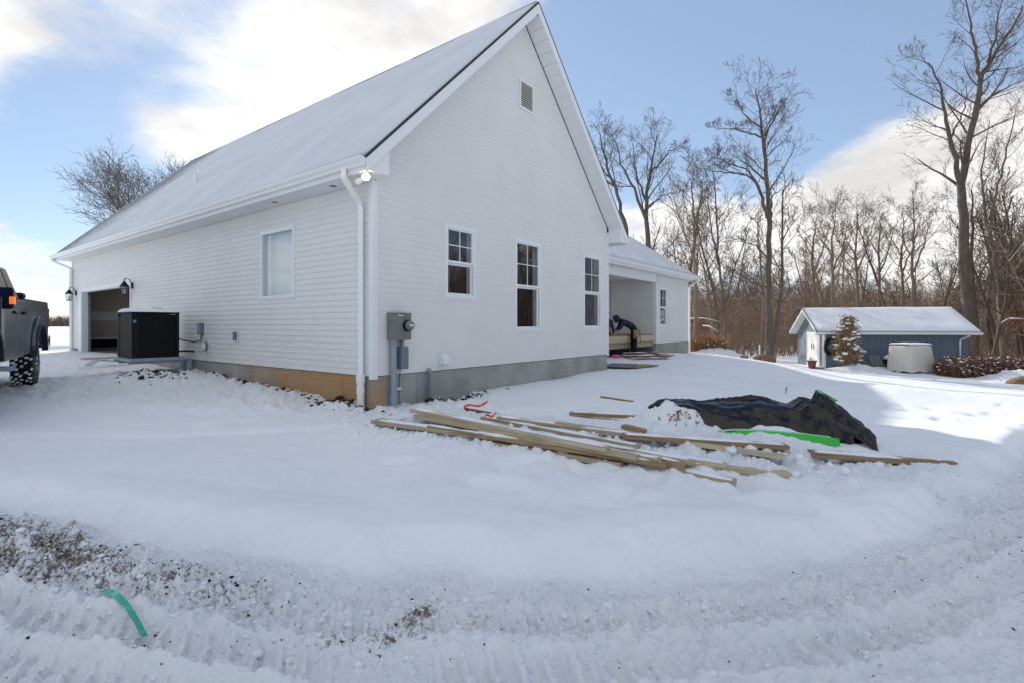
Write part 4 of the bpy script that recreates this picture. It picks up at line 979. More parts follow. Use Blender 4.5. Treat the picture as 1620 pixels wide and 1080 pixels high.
# electric meter on the gable wall
em = on_house('electric_meter', .45, 0, 0, 'grey electric meter box with round meter on the gable wall near the corner', 'meter')
mb = MB(); mb.box(-.19, .19, -.17, -.02, 1.21, 1.64); bx = obj('meter_box', mb, M['grey_metal'], em, bevel=.006)
mb = MB(); mb.box(-.195, .195, -.176, -.015, 1.63, 1.648); obj('lid', mb, M['grey_metal'], bx)
mb = MB(); mb.box(-.08, .02, -.1725, -.1705, 1.595, 1.612); obj('warning_sticker', mb, M['label_white'], bx)
mb = MB(); mb.box(.022, .04, -.1725, -.1705, 1.595, 1.612); obj('warning_sticker', mb, M['label_red'], bx)
mb = MB(); mb.lathe([(.095,-.215),(.095,-.165),(.085,-.165)], 24, (.10,0,1.44), 1); ring = obj('meter_ring', mb, M['black'], em, smooth=False)
mb = MB(); mb.lathe([(.04,-.285),(.07,-.275),(.082,-.25),(.084,-.216)], 24, (.10,0,1.44), 1); obj('meter_dome', mb, M['grey_metal'], ring, smooth=True)
mb = MB(); mb.box(.06, .14, -.2885, -.2855, 1.43, 1.46); obj('display', mb, M['label_white'], ring)
mb = MB(); mb.tube([(-.11,-.085,1.21),(-.11,-.085,.72),(-.11,-.085,.15)], .05, 14); mb.lathe([(.062,.22),(.062,.34)], 14, (-.11,-.085,0)); mb.lathe([(.056,1.16),(.056,1.215)], 14, (-.11,-.085,0)); obj('conduit', mb, M['conduit'], em)
mb = MB(); mb.tube([(.06,-.085,1.22),(.06,-.085,1.10)], .032, 12); mb.lathe([(.042,1.185),(.042,1.205)], 12, (.06,-.085,0)); obj('conduit', mb, M['bluebox'], em)
mb = MB(); mb.box(-.0, .155, -.145, -.02, .74, 1.10); jb = obj('junction_box', mb, M['bluebox'], em, bevel=.005)
mb = MB(); mb.box(.09, .11, -.147, -.1455, 1.115, 1.13); obj('warning_sticker', mb, M['label_red'], jb)
mb = MB(); mb.tube([(.03,-.08,.74),(.035,-.06,.6),(.032,-.05,.4),(.03,-.05,.15)], .006, 6); obj('ground_wire', mb, M['cable'], em)
mb = MB(); mb.box(-.02, .07, -.066, -.055, .40, .435); obj('wire_tag', mb, M['label_white'], em)

cp = on_house('conduit_stub', 1.15, 0, 0, 'short grey conduit stub standing against the concrete below the siding', 'pipe')
mb = MB(); mb.tube([(0,-.06,.70),(0,-.06,.1)], .027, 12); obj('pipe', mb, M['bluebox'], cp); mb = MB(); mb.lathe([(.034,.64),(.034,.71)], 12, (0,-.06,0)); obj('cap', mb, M['conduit'], cp)
dv = on_house('vent_hood', 1.52, 0, .84, 'small white vent hood low on the gable wall', 'vent')
mb = MB(); mb.box(-.10, .10, -.035, -.012, -.10, .11); obj('back_plate', mb, M['trim'], dv)
mb = MB(); mb.prism([(-.036,.09),(-.06,.09),(-.13,.0),(-.13,-.08),(-.036,-.08)], 0, -.075, .075); hd = obj('hood', mb, M['trim'], dv)
mb = MB(); mb.box(-.065, .065, -.132, -.06, -.086, -.081); obj('louvre', mb, M['lumber3'], hd)

# floodlight under the eave corner
fl = on_house('flood_light', -.24, -.20, ZSOF-.004, 'twin white flood light under the eave corner with one bulb lit', 'lamp')
mb = MB(); mb.lathe([(.065,-.03),(.065,0)], 20); obj('base', mb, M['trim'], fl)
for k, (dx, dy, m_) in enumerate([(-.13, -.12, 'bulb'), (-.05, .17, 'bulb_off')]):
    mb = MB(); mb.tube([(dx*.2,dy*.2,-.02),(dx*.7,dy*.7,-.055)], .018, 8); obj('arm', mb, M['trim'], fl)
    mb = MB(); mb.tube([(dx*.55,dy*.55,-.04),(dx*.8,dy*.8,-.06),(dx*1.0,dy*1.0,-.075)], [.03,.045,.05], 14); obj('holder', mb, M['trim'], fl)
    mb = MB(); mb.blob((dx*1.08, dy*1.08, -.085), (.055,.055,.055), 1, 0, 3); obj('bulb', mb, M[m_], fl, smooth=True)

# wall lanterns either side of the garage door
def lantern(u, v, z, label):
    t = on_house('wall_lantern', u, v, z, label, 'lantern', 'lanterns beside the garage door')
    mb = MB(); mb.box(-.045, -.02, -.055, .055, -.06, .10); obj('wall_plate', mb, M['black'], t)
    mb = MB(); mb.tube([(-.04,0,.06),(-.09,0,.20),(-.16,0,.23),(-.21,0,.19),(-.21,0,.13)], .012, 8); obj('arm', mb, M['black'], t)
    mb = MB(); mb.lathe([(.13,.0),(.06,.09),(.035,.14),(.02,.15)], 12, (-.21,0,-.02)); obj('roof_cap', mb, M['black'], t)
    mb = MB()
    for k in range(6):
        a = k*math.pi/3; mb.tube([(-.21+.10*math.cos(a), .10*math.sin(a), -.02), (-.21+.075*math.cos(a), .075*math.sin(a), -.24)], .006, 5)
    mb.lathe([(.082,-.255),(.082,-.235)], 12, (-.21,0,0)); obj('cage', mb, M['black'], t)
    mb = MB(); mb.lathe([(.066,-.234),(.09,-.021)], 12, (-.21,0,0)); obj('glass', mb, M['glass'], t)
    mb = MB(); mb.lathe([(.02,-.23),(.02,-.11),(.005,-.09)], 8, (-.21,0,0)); obj('candle', mb, M['bulb_off'], t)
lantern(0, 10.85, 2.55, 'black lantern on the wall beside the garage opening above the air conditioner')
lantern(0, 16.55, 2.55, 'black lantern at the far corner of the garage wall')

# air conditioner
ac = on_house('air_conditioner', -.82, 7.05, .74, 'black air conditioner condenser with a cap of snow beside the garage', 'air conditioner')
hw, hh = .46, .98
mb = MB(); mb.box(-hw, hw, -hw, hw, 0, .05); obj('base_pan', mb, M['blackp'], ac)
mb = MB(); mb.box(-hw+.03, hw-.03, -hw+.03, hw-.03, .05, hh-.03); obj('coil', mb, M['blackp'], ac)
for sx in (-1, 1):
    for sy in (-1, 1):
        mb = MB(); x0, x1 = sorted((sx*hw, sx*(hw-.14 if (sx, sy) == (-1, -1) else hw-.06))); y0, y1 = sorted((sy*hw, sy*(hw-.06))); mb.box(x0, x1, y0, y1, .051, hh-.02); obj('corner_post', mb, M['black'], ac)
for axis in (0, 1):
    for sgn in (-1, 1):
        mb = MB()
        for k in range(20):
            z = .09 + k*(hh-.15)/20; a, b = sgn*(hw-.025), sgn*(hw-.004)
            lo_, hi_ = sorted((a, b))
            s0 = -hw+.145 if (axis == 1 and sgn == -1) else -hw+.065
            if axis == 1: mb.box(s0, hw-.065, lo_, hi_, z, z+.022)
            else: mb.box(lo_, hi_, -hw+.065, hw-.065, z, z+.022)
        if axis == 1: mb.box(-.01, .015, *sorted((sgn*(hw-.024), sgn*(hw-.001))), .06, hh-.04)
        o = obj('louvre_grille', mb, M['black'], ac); o['kind'] = 'stuff'
mb = MB(); mb.box(-hw-.006, hw+.006, -hw-.006, hw+.006, hh-.019, hh+.02); obj('top_panel', mb, M['black'], ac, bevel=.008)
mb = MB(); mb.box(-hw+.03, -hw+.085, -hw-.003, -hw-.0005, .76, .82); obj('badge', mb, M['label_blue'], ac)
def pad_snow(w, d, h, z, seed):
    n = 22; xs = np.linspace(-w, w, n); ys = np.linspace(-d, d, n); X, Y = np.meshgrid(xs, ys, indexing='ij')
    e = np.minimum(1, np.minimum(w-np.abs(X), d-np.abs(Y))/.09); Z = z + h*np.sqrt(np.clip(e, 0, 1))*(1 + .25*fbm(X*3+seed, Y*3, 2))
    V = np.stack([X, Y, Z], -1).reshape(-1, 3); I, J = np.meshgrid(np.arange(n-1), np.arange(n-1), indexing='ij'); q = np.stack([I*n+J, (I+1)*n+J, (I+1)*n+J+1, I*n+J+1], -1).reshape(-1, 4)
    return mesh_arrays('snow_cap', V, q)
link('snow_cap', pad_snow(hw+.015, hw+.015, .085, hh+.018, 3), M['snow'], ac, smooth=True)
mb = MB(); mb.tube([(.05,-.05,hh+.11),(.18,-.1,hh+.10),(.36,-.2,hh+.07)], [.02,.022,.012], 6); obj('fan_guard', mb, M['black'], ac)
mb = MB(); mb.box(-hw-.06, hw+.1, -hw-.05, hw+.05, -.075, -.002); obj('pad', mb, M['galv'], ac, bevel=.01)
for y in (-.3, .3):
    mb = MB(); mb.box(-hw-.02, .80, y-.03, y+.03, -.13, -.077); obj('bracket', mb, M['galv'], ac)
mb = MB(); mb.box(.62, .70, -.5, -.44, -.6, -.1); mb.box(.62, .70, -.25, -.2, -.6, -.1); obj('support_post', mb, M['conduit'], ac)
mb = MB(); mb.tube([(hw-.02,-.3,.42),(.58,-.42,.36),(.70,-.62,.33),(.785,-.80,.36),(.79,-.82,.52)], .014, 8); obj('power_cable', mb, M['cable'], ac)
mb = MB(); mb.tube([(hw-.02,-.36,.11),(.6,-.37,.12),(.80,-.37,.10)], .022, 8); obj('refrigerant_line', mb, M['cable'], ac)
db = on_house('disconnect_box', 0, 6.22, 1.38, 'grey disconnect switch box on the long wall beside the air conditioner', 'switch box')
mb = MB(); mb.box(-.10, -.018, -.07, .07, -.14, .12); obj('box', mb, M['bluebox'], db, bevel=.005); mb = MB(); mb.box(-.108, -.1, -.06, .06, -.11, .10); obj('cover', mb, M['conduit'], db)
rv = on_house('round_vent', 0, 5.95, .98, 'round white exhaust vent low on the long wall', 'vent')
mb = MB(); mb.lathe([(.10,-.10),(.10,-.018)], 18, (0,0,0), 0); obj('collar', mb, M['grey_metal'], rv); mb = MB(); mb.box(-.032,-.018,-.13,.13,-.13,.13); obj('mounting_block', mb, M['trim'], rv); mb = MB(); mb.lathe([(.08,-.112),(.09,-.101)], 18, (0,0,0), 0); obj('flap', mb, M['trim'], rv)
ou = on_house('outlet_box', 0, 4.55, 1.22, 'small blue grey outlet cover on the long wall below the window', 'outlet')
mb = MB(); mb.box(-.075,-.018,-.045,.045,-.09,.09); obj('cover', mb, M['bluebox'], ou, bevel=.006); mb = MB(); mb.box(-.028,-.018,-.08,.08,-.11,.11); obj('mounting_block', mb, M['trim'], ou)
# debris sheets beside the unit
ds = on_house('metal_sheet', -1.75, 7.6, .62, 'bent grey metal sheet lying by the air conditioner', 'metal sheet')
mb = MB(); mb.prism([(-.05,-.05),(.1,.06),(.45,.02),(.5,.03),(.11,.08),(-.05,-.03)], 1, -.25, .2); obj('sheet', mb, M['galv'], ds)
pl = on_house('pale_plank', -.9, 9.6, .60, 'pale plank lying in the sun before the garage opening', 'plank'); mb = MB(); mb.box(-.55,.45,-.1,.1,0,.045); obj('board', mb, M['lumber2'], pl)

# ------------------------------------------------------------------ porch deck and workers
deck = on_house('porch_deck', 12.4, 2.2, 0, 'unfinished timber porch deck framed between the gable wall and the wing', 'deck')
mb = MB(); mb.box(-4.35, 4.25, -.08, -.04, .78, 1.03); obj('rim_joist', mb, M['lumber2'], deck, bevel=.004)
mb = MB(); mb.box(-4.35, 4.25, .02, .10, .55, .77); obj('beam', mb, M['lumber'], deck, bevel=.004)
for x in (-2.6, -.1, 2.35): mb = MB(); mb.box(x-.07, x+.07, -.035, .015, .0, .79); mb.box(x-.07, x+.07, .11, .2, .0, .8); obj('post', mb, M['lumber'], deck)
for k in range(20): mb = MB(); x = -4.2 + k*.43; mb.box(x, x+.04, -.038, 2.0, .785, 1.015); obj('joist', mb, M['lumber2'], deck)
for k in range(13): mb = MB(); y = .02 + k*.15; mb.box(-4.3, 4.2, y, y+.142, 1.035, 1.06); obj('deck_board', mb, M['lumber3'], deck)

def person(name, joints, edges, regions, loc, rz, label, faces=True):
    """joints: name -> (x,y,z,r); regions(co) -> material index"""
    names = list(joints); me = bpy.data.meshes.new(name); me.from_pydata([joints[n][:3] for n in names], [(names.index(a), names.index(b)) for a, b in edges], [])
    o = bpy.data.objects.new(name, me); COL.objects.link(o)
    md = o.modifiers.new('skin', 'SKIN'); md.use_smooth_shade = True
    for i, n in enumerate(names):
        r = joints[n][3]; r = r if isinstance(r, tuple) else (r, r); me.skin_vertices[0].data[i].radius = r; me.skin_vertices[0].data[i].use_root = (n == 'pelvis')
    sb = o.modifiers.new('sub', 'SUBSURF'); sb.levels = 2; sb.render_levels = 2
    dg = bpy.context.evaluated_depsgraph_get(); dg.update(); ev = o.evaluated_get(dg); m2 = bpy.data.meshes.new_from_object(ev)
    bpy.data.objects.remove(o); bpy.data.meshes.remove(me)
    ms = ['hoodie', 'trouser', 'skin', 'shoe']
    m2.materials.clear()
    for m_ in ms: m2.materials.append(M[m_])
    for f in m2.polygons: f.material_index = regions(f.center); f.use_smooth = True
    root = empty(name, loc, rz, label, 'person'); b = bpy.data.objects.new('body', m2); COL.objects.link(b); b.parent = root
    return root
# bending worker: local x is the way he faces
J = dict(pelvis=(0,0,.95,(.155,.14)), waist=(.12,0,1.06,(.15,.14)), chest=(.36,0,1.19,(.17,.16)), neck=(.50,0,1.25,.085), head=(.60,0,1.27,.10), crown=(.69,0,1.25,.085),
         shl=(.42,.19,1.20,.085), ell=(.52,.24,.99,.062), wrl=(.66,.20,.88,.046), hal=(.74,.18,.855,.04), shr=(.42,-.19,1.20,.085), elr=(.48,-.25,.98,.062), wrr=(.62,-.24,.88,.046), har=(.70,-.23,.855,.04),
         hil=(-.02,.10,.86,.115), knl=(.00,.11,.50,.08), anl=(-.04,.11,.10,.055), fol=(.02,.115,.045,.05), tol=(.15,.13,.035,.04), hir=(-.02,-.10,.86,.115), knr=(.04,-.11,.50,.08), anr=(.02,-.11,.10,.055), forr=(.08,-.115,.045,.05), tor=(.20,-.13,.035,.04))
for s_, y0 in (('l', .18), ('r', -.23)):
    for k in range(4): J['f%s%d' % (s_, k)] = (J['ha'+s_][0] + .075 - .01*abs(k-1.5), y0 + (k-1.5)*.022, .842, .011); 
    J['t%s' % s_] = (J['ha'+s_][0] + .03, y0 + (-.05 if s_ == 'l' else .05), .848, .012)
E = [('pelvis','waist'),('waist','chest'),('chest','neck'),('neck','head'),('head','crown')]
for s_ in 'lr':
    E += [('chest','sh'+s_),('sh'+s_,'el'+s_),('el'+s_,'wr'+s_),('wr'+s_,'ha'+s_),('pelvis','hi'+s_),('hi'+s_,'kn'+s_),('kn'+s_,'an'+s_),('ha'+s_,'t'+s_)] + [('ha'+s_,'f%s%d' % (s_, k)) for k in range(4)]
E += [('anl','fol'),('fol','tol'),('anr','forr'),('forr','tor')]
def reg1(c):
    if c.z < .13: return 3
    if c.x > .655 and c.z < .90: return 2
    if c.x < .10 and c.z < 1.10: return 1
    return 0 if c.z > .84 else 1
wx, wy = at(1003, 557, 20.6)[:2]
wz = float(base_z(wx, wy)) + .05
w1 = person('person', J, E, reg1, (wx, wy, wz), R(183), 'worker in navy hoodie and black trousers bending over the porch deck with a tool belt')
w1.scale = (1.12,)*3
mb = MB(); mb.blob((.63,0,1.29), (.135,.125,.14), 4, .05, 3); obj('hood', mb, M['hoodie'], w1, smooth=True)
mb = MB(); mb.blob((.735,0,1.235), (.045,.07,.085), 4, .03, 2); fc = obj('face', mb, M['skin'], w1, smooth=True)
mb = MB(); mb.tube([(.785,0,1.24),(.80,0,1.215)], [.012,.016], 6); obj('nose', mb, M['skin'], fc)
ring = [(.03 + .17*math.cos(a)*.35 + .0, .165*math.sin(a), .98 + .16*math.cos(a)*.9) for a in np.linspace(0, 2*math.pi, 17)]
mb = MB(); mb.tube(ring, .022, 6, False); obj('belt', mb, M['belt'], w1)
mb = MB(); mb.box(-.10,.08,.15,.25,.60,.90); mb.box(-.06,.04,.25,.29,.62,.78); obj('tool_pouch', mb, M['toolbelt'], w1, bevel=.02)
mb = MB(); mb.tube([(-.17,.12,.92),(-.19,.13,.5)], .014, 6); obj('hammer', mb, M['redwood'], w1)
# standing worker mostly hidden by the house corner
J2 = dict(pelvis=(0,0,.95,(.15,.13)), waist=(0,0,1.10,(.14,.12)), chest=(.03,0,1.36,(.17,.14)), neck=(.05,0,1.50,.07), head=(.08,0,1.60,.095), crown=(.08,0,1.70,.085),
          shl=(.02,.20,1.40,.08), ell=(.06,.27,1.12,.06), wrl=(.20,.25,.92,.045), hal=(.27,.23,.87,.04), shr=(.02,-.20,1.40,.08), elr=(.06,-.27,1.12,.06), wrr=(.20,-.25,.92,.045), har=(.27,-.23,.87,.04),
          hil=(0,.10,.88,.11), knl=(.03,.11,.50,.08), anl=(-.02,.11,.10,.055), fol=(.03,.115,.045,.05), tol=(.16,.13,.035,.04), hir=(0,-.10,.88,.11), knr=(.03,-.11,.50,.08), anr=(-.02,-.11,.10,.055), forr=(.03,-.115,.045,.05), tor=(.16,-.13,.035,.04))
for s_, y0 in (('l', .23), ('r', -.23)):
    for k in range(4): J2['f%s%d' % (s_, k)] = (.33, y0 + (k-1.5)*.02, .82 - .005*k, .011)
    J2['t%s' % s_] = (.30, y0 + (-.045 if s_ == 'l' else .045), .85, .012)
def reg2(c):
    if c.z < .13: return 3
    if c.z > 1.52: return 2
    if c.x > .24 and c.z < .93: return 2
    return 0 if c.z > .92 else 1
wx, wy = at(958.5, 557, 20.2)[:2]
w2 = person('person', J2, E, reg2, (wx, wy, float(base_z(wx, wy)) + .02), R(-75), 'worker in orange cap and dark clothes mostly hidden behind the gable corner')
mb = MB(); mb.blob((.07,0,1.715), (.125,.11,.075), 2, .02, 3); mb.box(.13,.24,-.08,.08,1.685,1.70); obj('cap', mb, M['orange'], w2, smooth=True)
for s_ in (-1, 1): mb = MB(); mb.blob((.168, s_*.035, 1.63), (.012,.014,.01), 1, 0, 1); obj('eye', mb, M['black'], w2)
mb = MB(); mb.tube([(.165,0,1.625),(.19,0,1.59)], [.01,.017], 6); obj('nose', mb, M['skin'], w2)

# ------------------------------------------------------------------ lumber
def plank(p0, p1, w, t, material, label, group=None, name='plank', roll=0, snow=False):
    p0 = Vector(p0); p1 = Vector(p1); d = p1 - p0; L = d.length; root = empty(name, p0, 0, label, 'plank', group)
    root.rotation_euler = (Matrix.Rotation(math.atan2(d.y, d.x), 4, 'Z') @ Matrix.Rotation(-math.atan2(d.z, math.hypot(d.x, d.y)), 4, 'Y') @ Matrix.Rotation(roll, 4, 'X')).to_euler()
    mb = MB(); mb.box(0, L, -w/2, w/2, -t/2, t/2); obj('board', mb, M[material], root, bevel=.004)
    if snow:
        n = max(8, int(L/.06)); xs = np.linspace(.02, L-.02, n); V = []; k = 5
        sd = sum(map(ord, label)) % 50 + p0.x*3.7
        for x in xs:
            h = max(0, .03*float(fbm(np.array([x*2.2+sd]), np.array([1.0]), 3)[0]) + .016)
            wd = w*.5*min(1, .35 + h*22)
            for j in range(k): y = -wd + 2*wd*j/(k-1); V.append((x, y, t/2 - .003 + h*(1 - (2*j/(k-1)-1)**2) * (1 if .05 < x < L-.05 else 0)))
        q = [(i*k+j, (i+1)*k+j, (i+1)*k+j+1, i*k+j+1) for i in range(n-1) for j in range(k-1)]
        link('snow_strip', mesh_arrays('snow_strip', V, q), M['snow'], root, smooth=True)
    return root
GL = 'boards of the lumber pile lying in the snow'
def gpl(px, py, up):            # point on the ground under a pixel, lifted
    z = .05
    for _ in range(4): x, y, _z = gp(px, py, z + up); z = gz(x, y)
    return (x, y, z + up)
for a, b, w, t, m_, up0, up1, lab, sn in [
    ((654,648),(962,711), .14, .045, 'lumber2', .16, .13, 'pale board on top of the lumber pile with its cut end near the conduit', True),
    ((624,655),(775,682), .14, .04, 'lumber2', .07, .08, 'short pale board end poking out of the snow below the conduit', True),
    ((594,664),(905,701), .18, .045, 'lumber', .06, .10, 'long orange edged board reaching farthest towards the house corner', True),
    ((660,661),(1010,722), .14, .045, 'lumber', .11, .10, 'long board lying along the middle of the lumber pile', False),
    ((636,674),(985,725), .14, .045, 'lumber', .02, .03, 'lowest board half buried along the front of the lumber pile', False),
    ((770,677),(1085,735), .09, .09, 'lumber3', .06, .06, 'dark weathered square post in the lumber pile', True),
    ((880,674),(1242,710), .14, .045, 'lumber2', .10, .12, 'long pale board running from the pile past the tarp', False),
    ((985,692),(1245,719), .14, .045, 'lumber3', .07, .08, 'reddish brown edged board beside the long pale board', True),
    ((1010,708),(1249,749), .14, .05, 'lumber2', .05, .04, 'pale board at the front ending at the open snow', False),
    ((790,668),(1000,694), .14, .04, 'lumber', .07, .07, 'board under a strip of snow at the back of the pile', True),
    *[(a_, b_, .12, .04, m__, u0_, u1_, 'greyish board lying in the tight middle bundle of the lumber pile', True) for a_, b_, m__, u0_, u1_ in [((700,655),(1095,728),'lumber',.12,.10), ((680,667),(1055,733),'lumber3',.09,.07), ((725,671),(1045,725),'lumber',.05,.09), ((830,689),(1165,741),'lumber',.09,.06), ((860,683),(1150,731),'lumber2',.10,.08), ((765,662),(1010,703),'lumber',.10,.10)]],
    ((903,653),(1030,664), .12, .05, 'lumber3', .05, .05, 'brown board lying apart between the pile and the tarp', True),
    ((950,627),(1002,635), .06, .03, 'lumber3', .03, .02, 'thin brown stick on the open snow before the house', False),
    ((1284,711),(1432,727), .16, .05, 'lumber3', .07, .05, 'brown plank sticking out from under the tarp', True),
    ((1425,725),(1512,733), .10, .04, 'lumber3', .03, .01, 'buried tip of brown plank beyond the tarp', False),
    ((986,674),(1020,684), .08, .05, 'lumber3', .08, .04, 'short brown offcut beside the tarp corner', False),
    ((738,650),(905,676), .10, .03, 'redwood', .03, .03, 'dark reddish strip buried at the back of the lumber pile', True)]:
    plank(gpl(*a, up0-.02), gpl(*b, up1-.02), w, t, m_, lab, GL, roll=random.uniform(-.12, .12), snow=sn)
for (px, py, dx, dy, lab) in [(752,658,.30,.10,'longer orange ribbon caught on the lumber pile'), (775,663,.14,.03,'short orange ribbon scrap on the lumber pile')]:
    x, y, z = gpl(px, py, .10); t = empty('orange_ribbon', (x, y, z), 0, lab, 'ribbon'); mb = MB()
    for i in range(7):
        f = i/6; mb.v += [(dx*(f-.5), dy*(f-.5)*2, .02*math.sin(f*7) + .03*f), (dx*(f-.5)+.01, dy*(f-.5)*2 + .03, .02*math.sin(f*7+.5) + .03*f + .028)]
    for i in range(6): mb.f.append((2*i, 2*i+1, 2*i+3, 2*i+2))
    obj('strip', mb, M['orange'], t, fixn=False)
# boards and sheets on the snow in front of the deck
for k in range(9):
    px0 = 979 + 3.2*k + random.uniform(-3, 3); py = 563.0 + .45*k*(.6) - (k % 3)*1.5; d = 19.6 - .25*k + (k % 3)*.5
    x0, y0 = (px0-810)/F_PX*d, d; x1, y1 = (px0+58-810)/F_PX*(d+.6), d + .55
    plank((x0, y0, gz(x0, y0) + .05 + .03*(k % 3)), (x1, y1, gz(x1, y1) + .07 + .03*(k % 3)), .14, .03, 'redwood', 'reddish brown board in the flat stack on the snow before the deck', 'boards stacked before the deck', snow=(k % 2 == 0))
x, y = H(9.6, .25); sh = empty('plywood_sheet', (x, y, gz(x, y) + .06), HROT + .25, 'dark sheet of plywood on the snow by the gable corner', 'plywood sheet'); mb = MB(); mb.box(-1.2, .1, -.4, .4, -.012, .012); obj('sheet', mb, M['bluebox'], sh)
x, y = H(9.7, -.35); sh = empty('plywood_sheet', (x, y, gz(x, y) + .04), HROT - .1, 'brown sheet of wood half under the dark plywood by the gable corner', 'plywood sheet'); mb = MB(); mb.box(-.9, .45, -.25, .3, -.01, .01); obj('sheet', mb, M['osb'], sh)
x, y = at(975, 562, 19)[:2]; pk = empty('pink_ribbon', (x, y, gz(x, y) + .06), 0, 'bright pink ribbon scrap on the snow before the deck', 'ribbon'); mb = MB(); mb.blob((0,0,0), (.10,.05,.06), 3, .6, 2); obj('strip', mb, M['pink'], pk)

# ------------------------------------------------------------------ black tarp bundle
tb = empty('black_tarp', (3.05, 6.75, gz(3.05, 6.75)), R(-8), 'black plastic tarp crumpled over a low heap with green underside showing', 'tarp')
nu, nv = 130, 60; ss = np.linspace(0, 1, nu); tt = np.linspace(-1, 1, nv); S, T = np.meshgrid(ss, tt, indexing='ij')
Lx = 2.45; X = -1.35 + Lx*S
ridge = np.interp(ss, [0, .05, .10, .20, .33, .45, .6, .70, .76, .80, .86, .93, 1.0], [.06, .28, .36, .40, .38, .40, .46, .42, .36, .47, .44, .30, .16])
half = np.interp(ss, [0, .1, .3, .6, .8, .9, 1.0], [.30, .55, .66, .62, .56, .46, .22])
cy = np.interp(ss, [0, .3, .7, .85, 1.0], [.05, .05, .0, -.15, -.50])
Y = cy[:, None] + half[:, None]*T
prof = np.clip(1 - np.abs(T)**2.4, 0, 1)**.75
fold = np.abs(fbm(X*1.1 + 2*T, T*2.2 + X*.6, 3)); fold2 = np.abs(perlin(X*2.6 + T*3.5, T*1.3 - X*.9)); fold3 = fbm(X*6, T*5, 3)
Z = ridge[:, None]*prof*(1 - .22*fold) - .11*np.abs(perlin(X*1.5 + T*1.6, T*1.1 - X*.7))*prof + .003*fold3*prof - .07*np.abs(perlin(X*2.4 + T*2.6, T*1.4 - X*1.0))*prof - .03*np.abs(perlin(X*1.2 - T*4, T*2 + X*1.2+4))*prof + .03 + .012 + .06*np.sin(X*4 + T*3.2)*prof*(1-prof)*2
Y = Y + .05*fbm(X*3, T*3+5, 2); X = X + .04*fbm(X*4+9, T*4, 2)
V = np.stack([X, Y, Z], -1).reshape(-1, 3); I, J_ = np.meshgrid(np.arange(nu-1), np.arange(nv-1), indexing='ij'); q = np.stack([I*nv+J_, (I+1)*nv+J_, (I+1)*nv+J_+1, I*nv+J_+1], -1).reshape(-1, 4)
link('sheet', mesh_arrays('sheet', V, q), M['tarp'], tb, smooth=True)
# peaked corner folded over at the right-hand end
mb = MB(); A = [(.62,-.25,.34), (.80,-.12,.58), (.96,-.26,.44), (1.12,-.48,.27), (1.19,-.72,.13), (1.12,-.92,-.02), (.98,-.72,.10), (.84,-.52,.16)]
ctr = (.95, -.46, .36); mb.add(A + [ctr], [(i, (i+1) % 8, 8) for i in range(8)]); pk_ = obj('folded_corner', mb, M['tarp'], tb)
md = pk_.modifiers.new('s', 'SUBSURF'); md.levels = 3; md.render_levels = 3; md.subdivision_type = 'SIMPLE'
tx = bpy.data.textures.new('crumple', 'CLOUDS'); tx.noise_scale = .16; dm = pk_.modifiers.new('d', 'DISPLACE'); dm.texture = tx; dm.strength = .09; md2 = pk_.modifiers.new('t', 'SOLIDIFY'); md2.thickness = .006
mb = MB(); mb.add([(.81,-.12,.575),(.85,-.11,.565),(1.0,-.24,.46),(.96,-.27,.45)], [(0,1,2,3)]); gr_ = obj('green_flap', mb, M['green'], tb); gr_.modifiers.new('t', 'SOLIDIFY').thickness = .006
def strip(name, pts, h, m_, tilt=.04):
    mb = MB()
    for x, y, z in pts: mb.v += [(x, y, z), (x + .0, y - tilt, z - h)]
    for i in range(len(pts)-1): mb.f.append((2*i, 2*i+1, 2*i+3, 2*i+2))
    o = obj(name, mb, m_, tb, fixn=False); o.modifiers.new('t', 'SOLIDIFY').thickness = .008; return o
ed = [(-.44,-.66,.12), (-.25,-.70,.15), (0,-.74,.16), (.25,-.76,.15), (.45,-.78,.14), (.65,-.80,.12), (.76,-.80,.11)]
strip('green_hem', ed, .075, M['green']); strip('white_hem', [(x-.08, y+.012, z+.018) for x, y, z in ed], .018, M['greenpale'], .005)
# rusty leaves on the snow lump
g = np.random.default_rng(3)
lv = empty('dead_leaves', (2.05, 6.32, gz(2.05, 6.32)), 0, 'rusty dead leaves on the snow lump before the tarp', 'leaves'); mb = MB()
for i in range(46):
    x, y = g.normal()*.13, g.normal()*.05; z = gz(2.05+x, 6.32+y) - gz(2.05, 6.32) + .012; c = Vector((x, y, z)); a = Vector(g.normal(size=3)).normalized()*.026; b = Vector(g.normal(size=3)).normalized()*.018; mb.add([c-a, c+b, c+a, c-b], [(0,1,2,3)])
o = obj('leaf_litter', mb, M['leaf'], lv, fixn=False); o['kind'] = 'stuff'
# green tape lying in the driveway
p0, p1 = Vector(gpl(160, 936, .02)), Vector(gpl(229, 989, .02)); hs = [max(gz(p0.x + (p1.x-p0.x)*f + ox, p0.y + (p1.y-p0.y)*f + oy) for ox in (-.05, 0, .05) for oy in (-.05, 0, .05)) - p0.z + .012 for f in (0, .5, 1)]; tp = empty('green_tape', p0, 0, 'strip of green plastic tape lying across the driveway snow', 'tape'); mb = MB(); n = 14
for i in range(n+1):
    f = i/n; c = (p1-p0)*f; sd = Vector((.55,.83,0))*.015; tw = .006*math.sin(f*5); h = hs[0]*(1-f)*(1-2*f) + hs[1]*4*f*(1-f) + hs[2]*f*(2*f-1)
    off = Vector((-.012,.018,0))*math.sin(f*3.1)
    mb.v += [(*(c.xy + sd.xy + off.xy), h + tw), (*(c.xy - sd.xy + off.xy), h - tw)]
for i in range(n): mb.f.append((2*i, 2*i+1, 2*i+3, 2*i+2))
o = obj('strip', mb, M['ribbon_green'], tp, fixn=False); o.modifiers.new('t', 'SOLIDIFY').thickness = .002
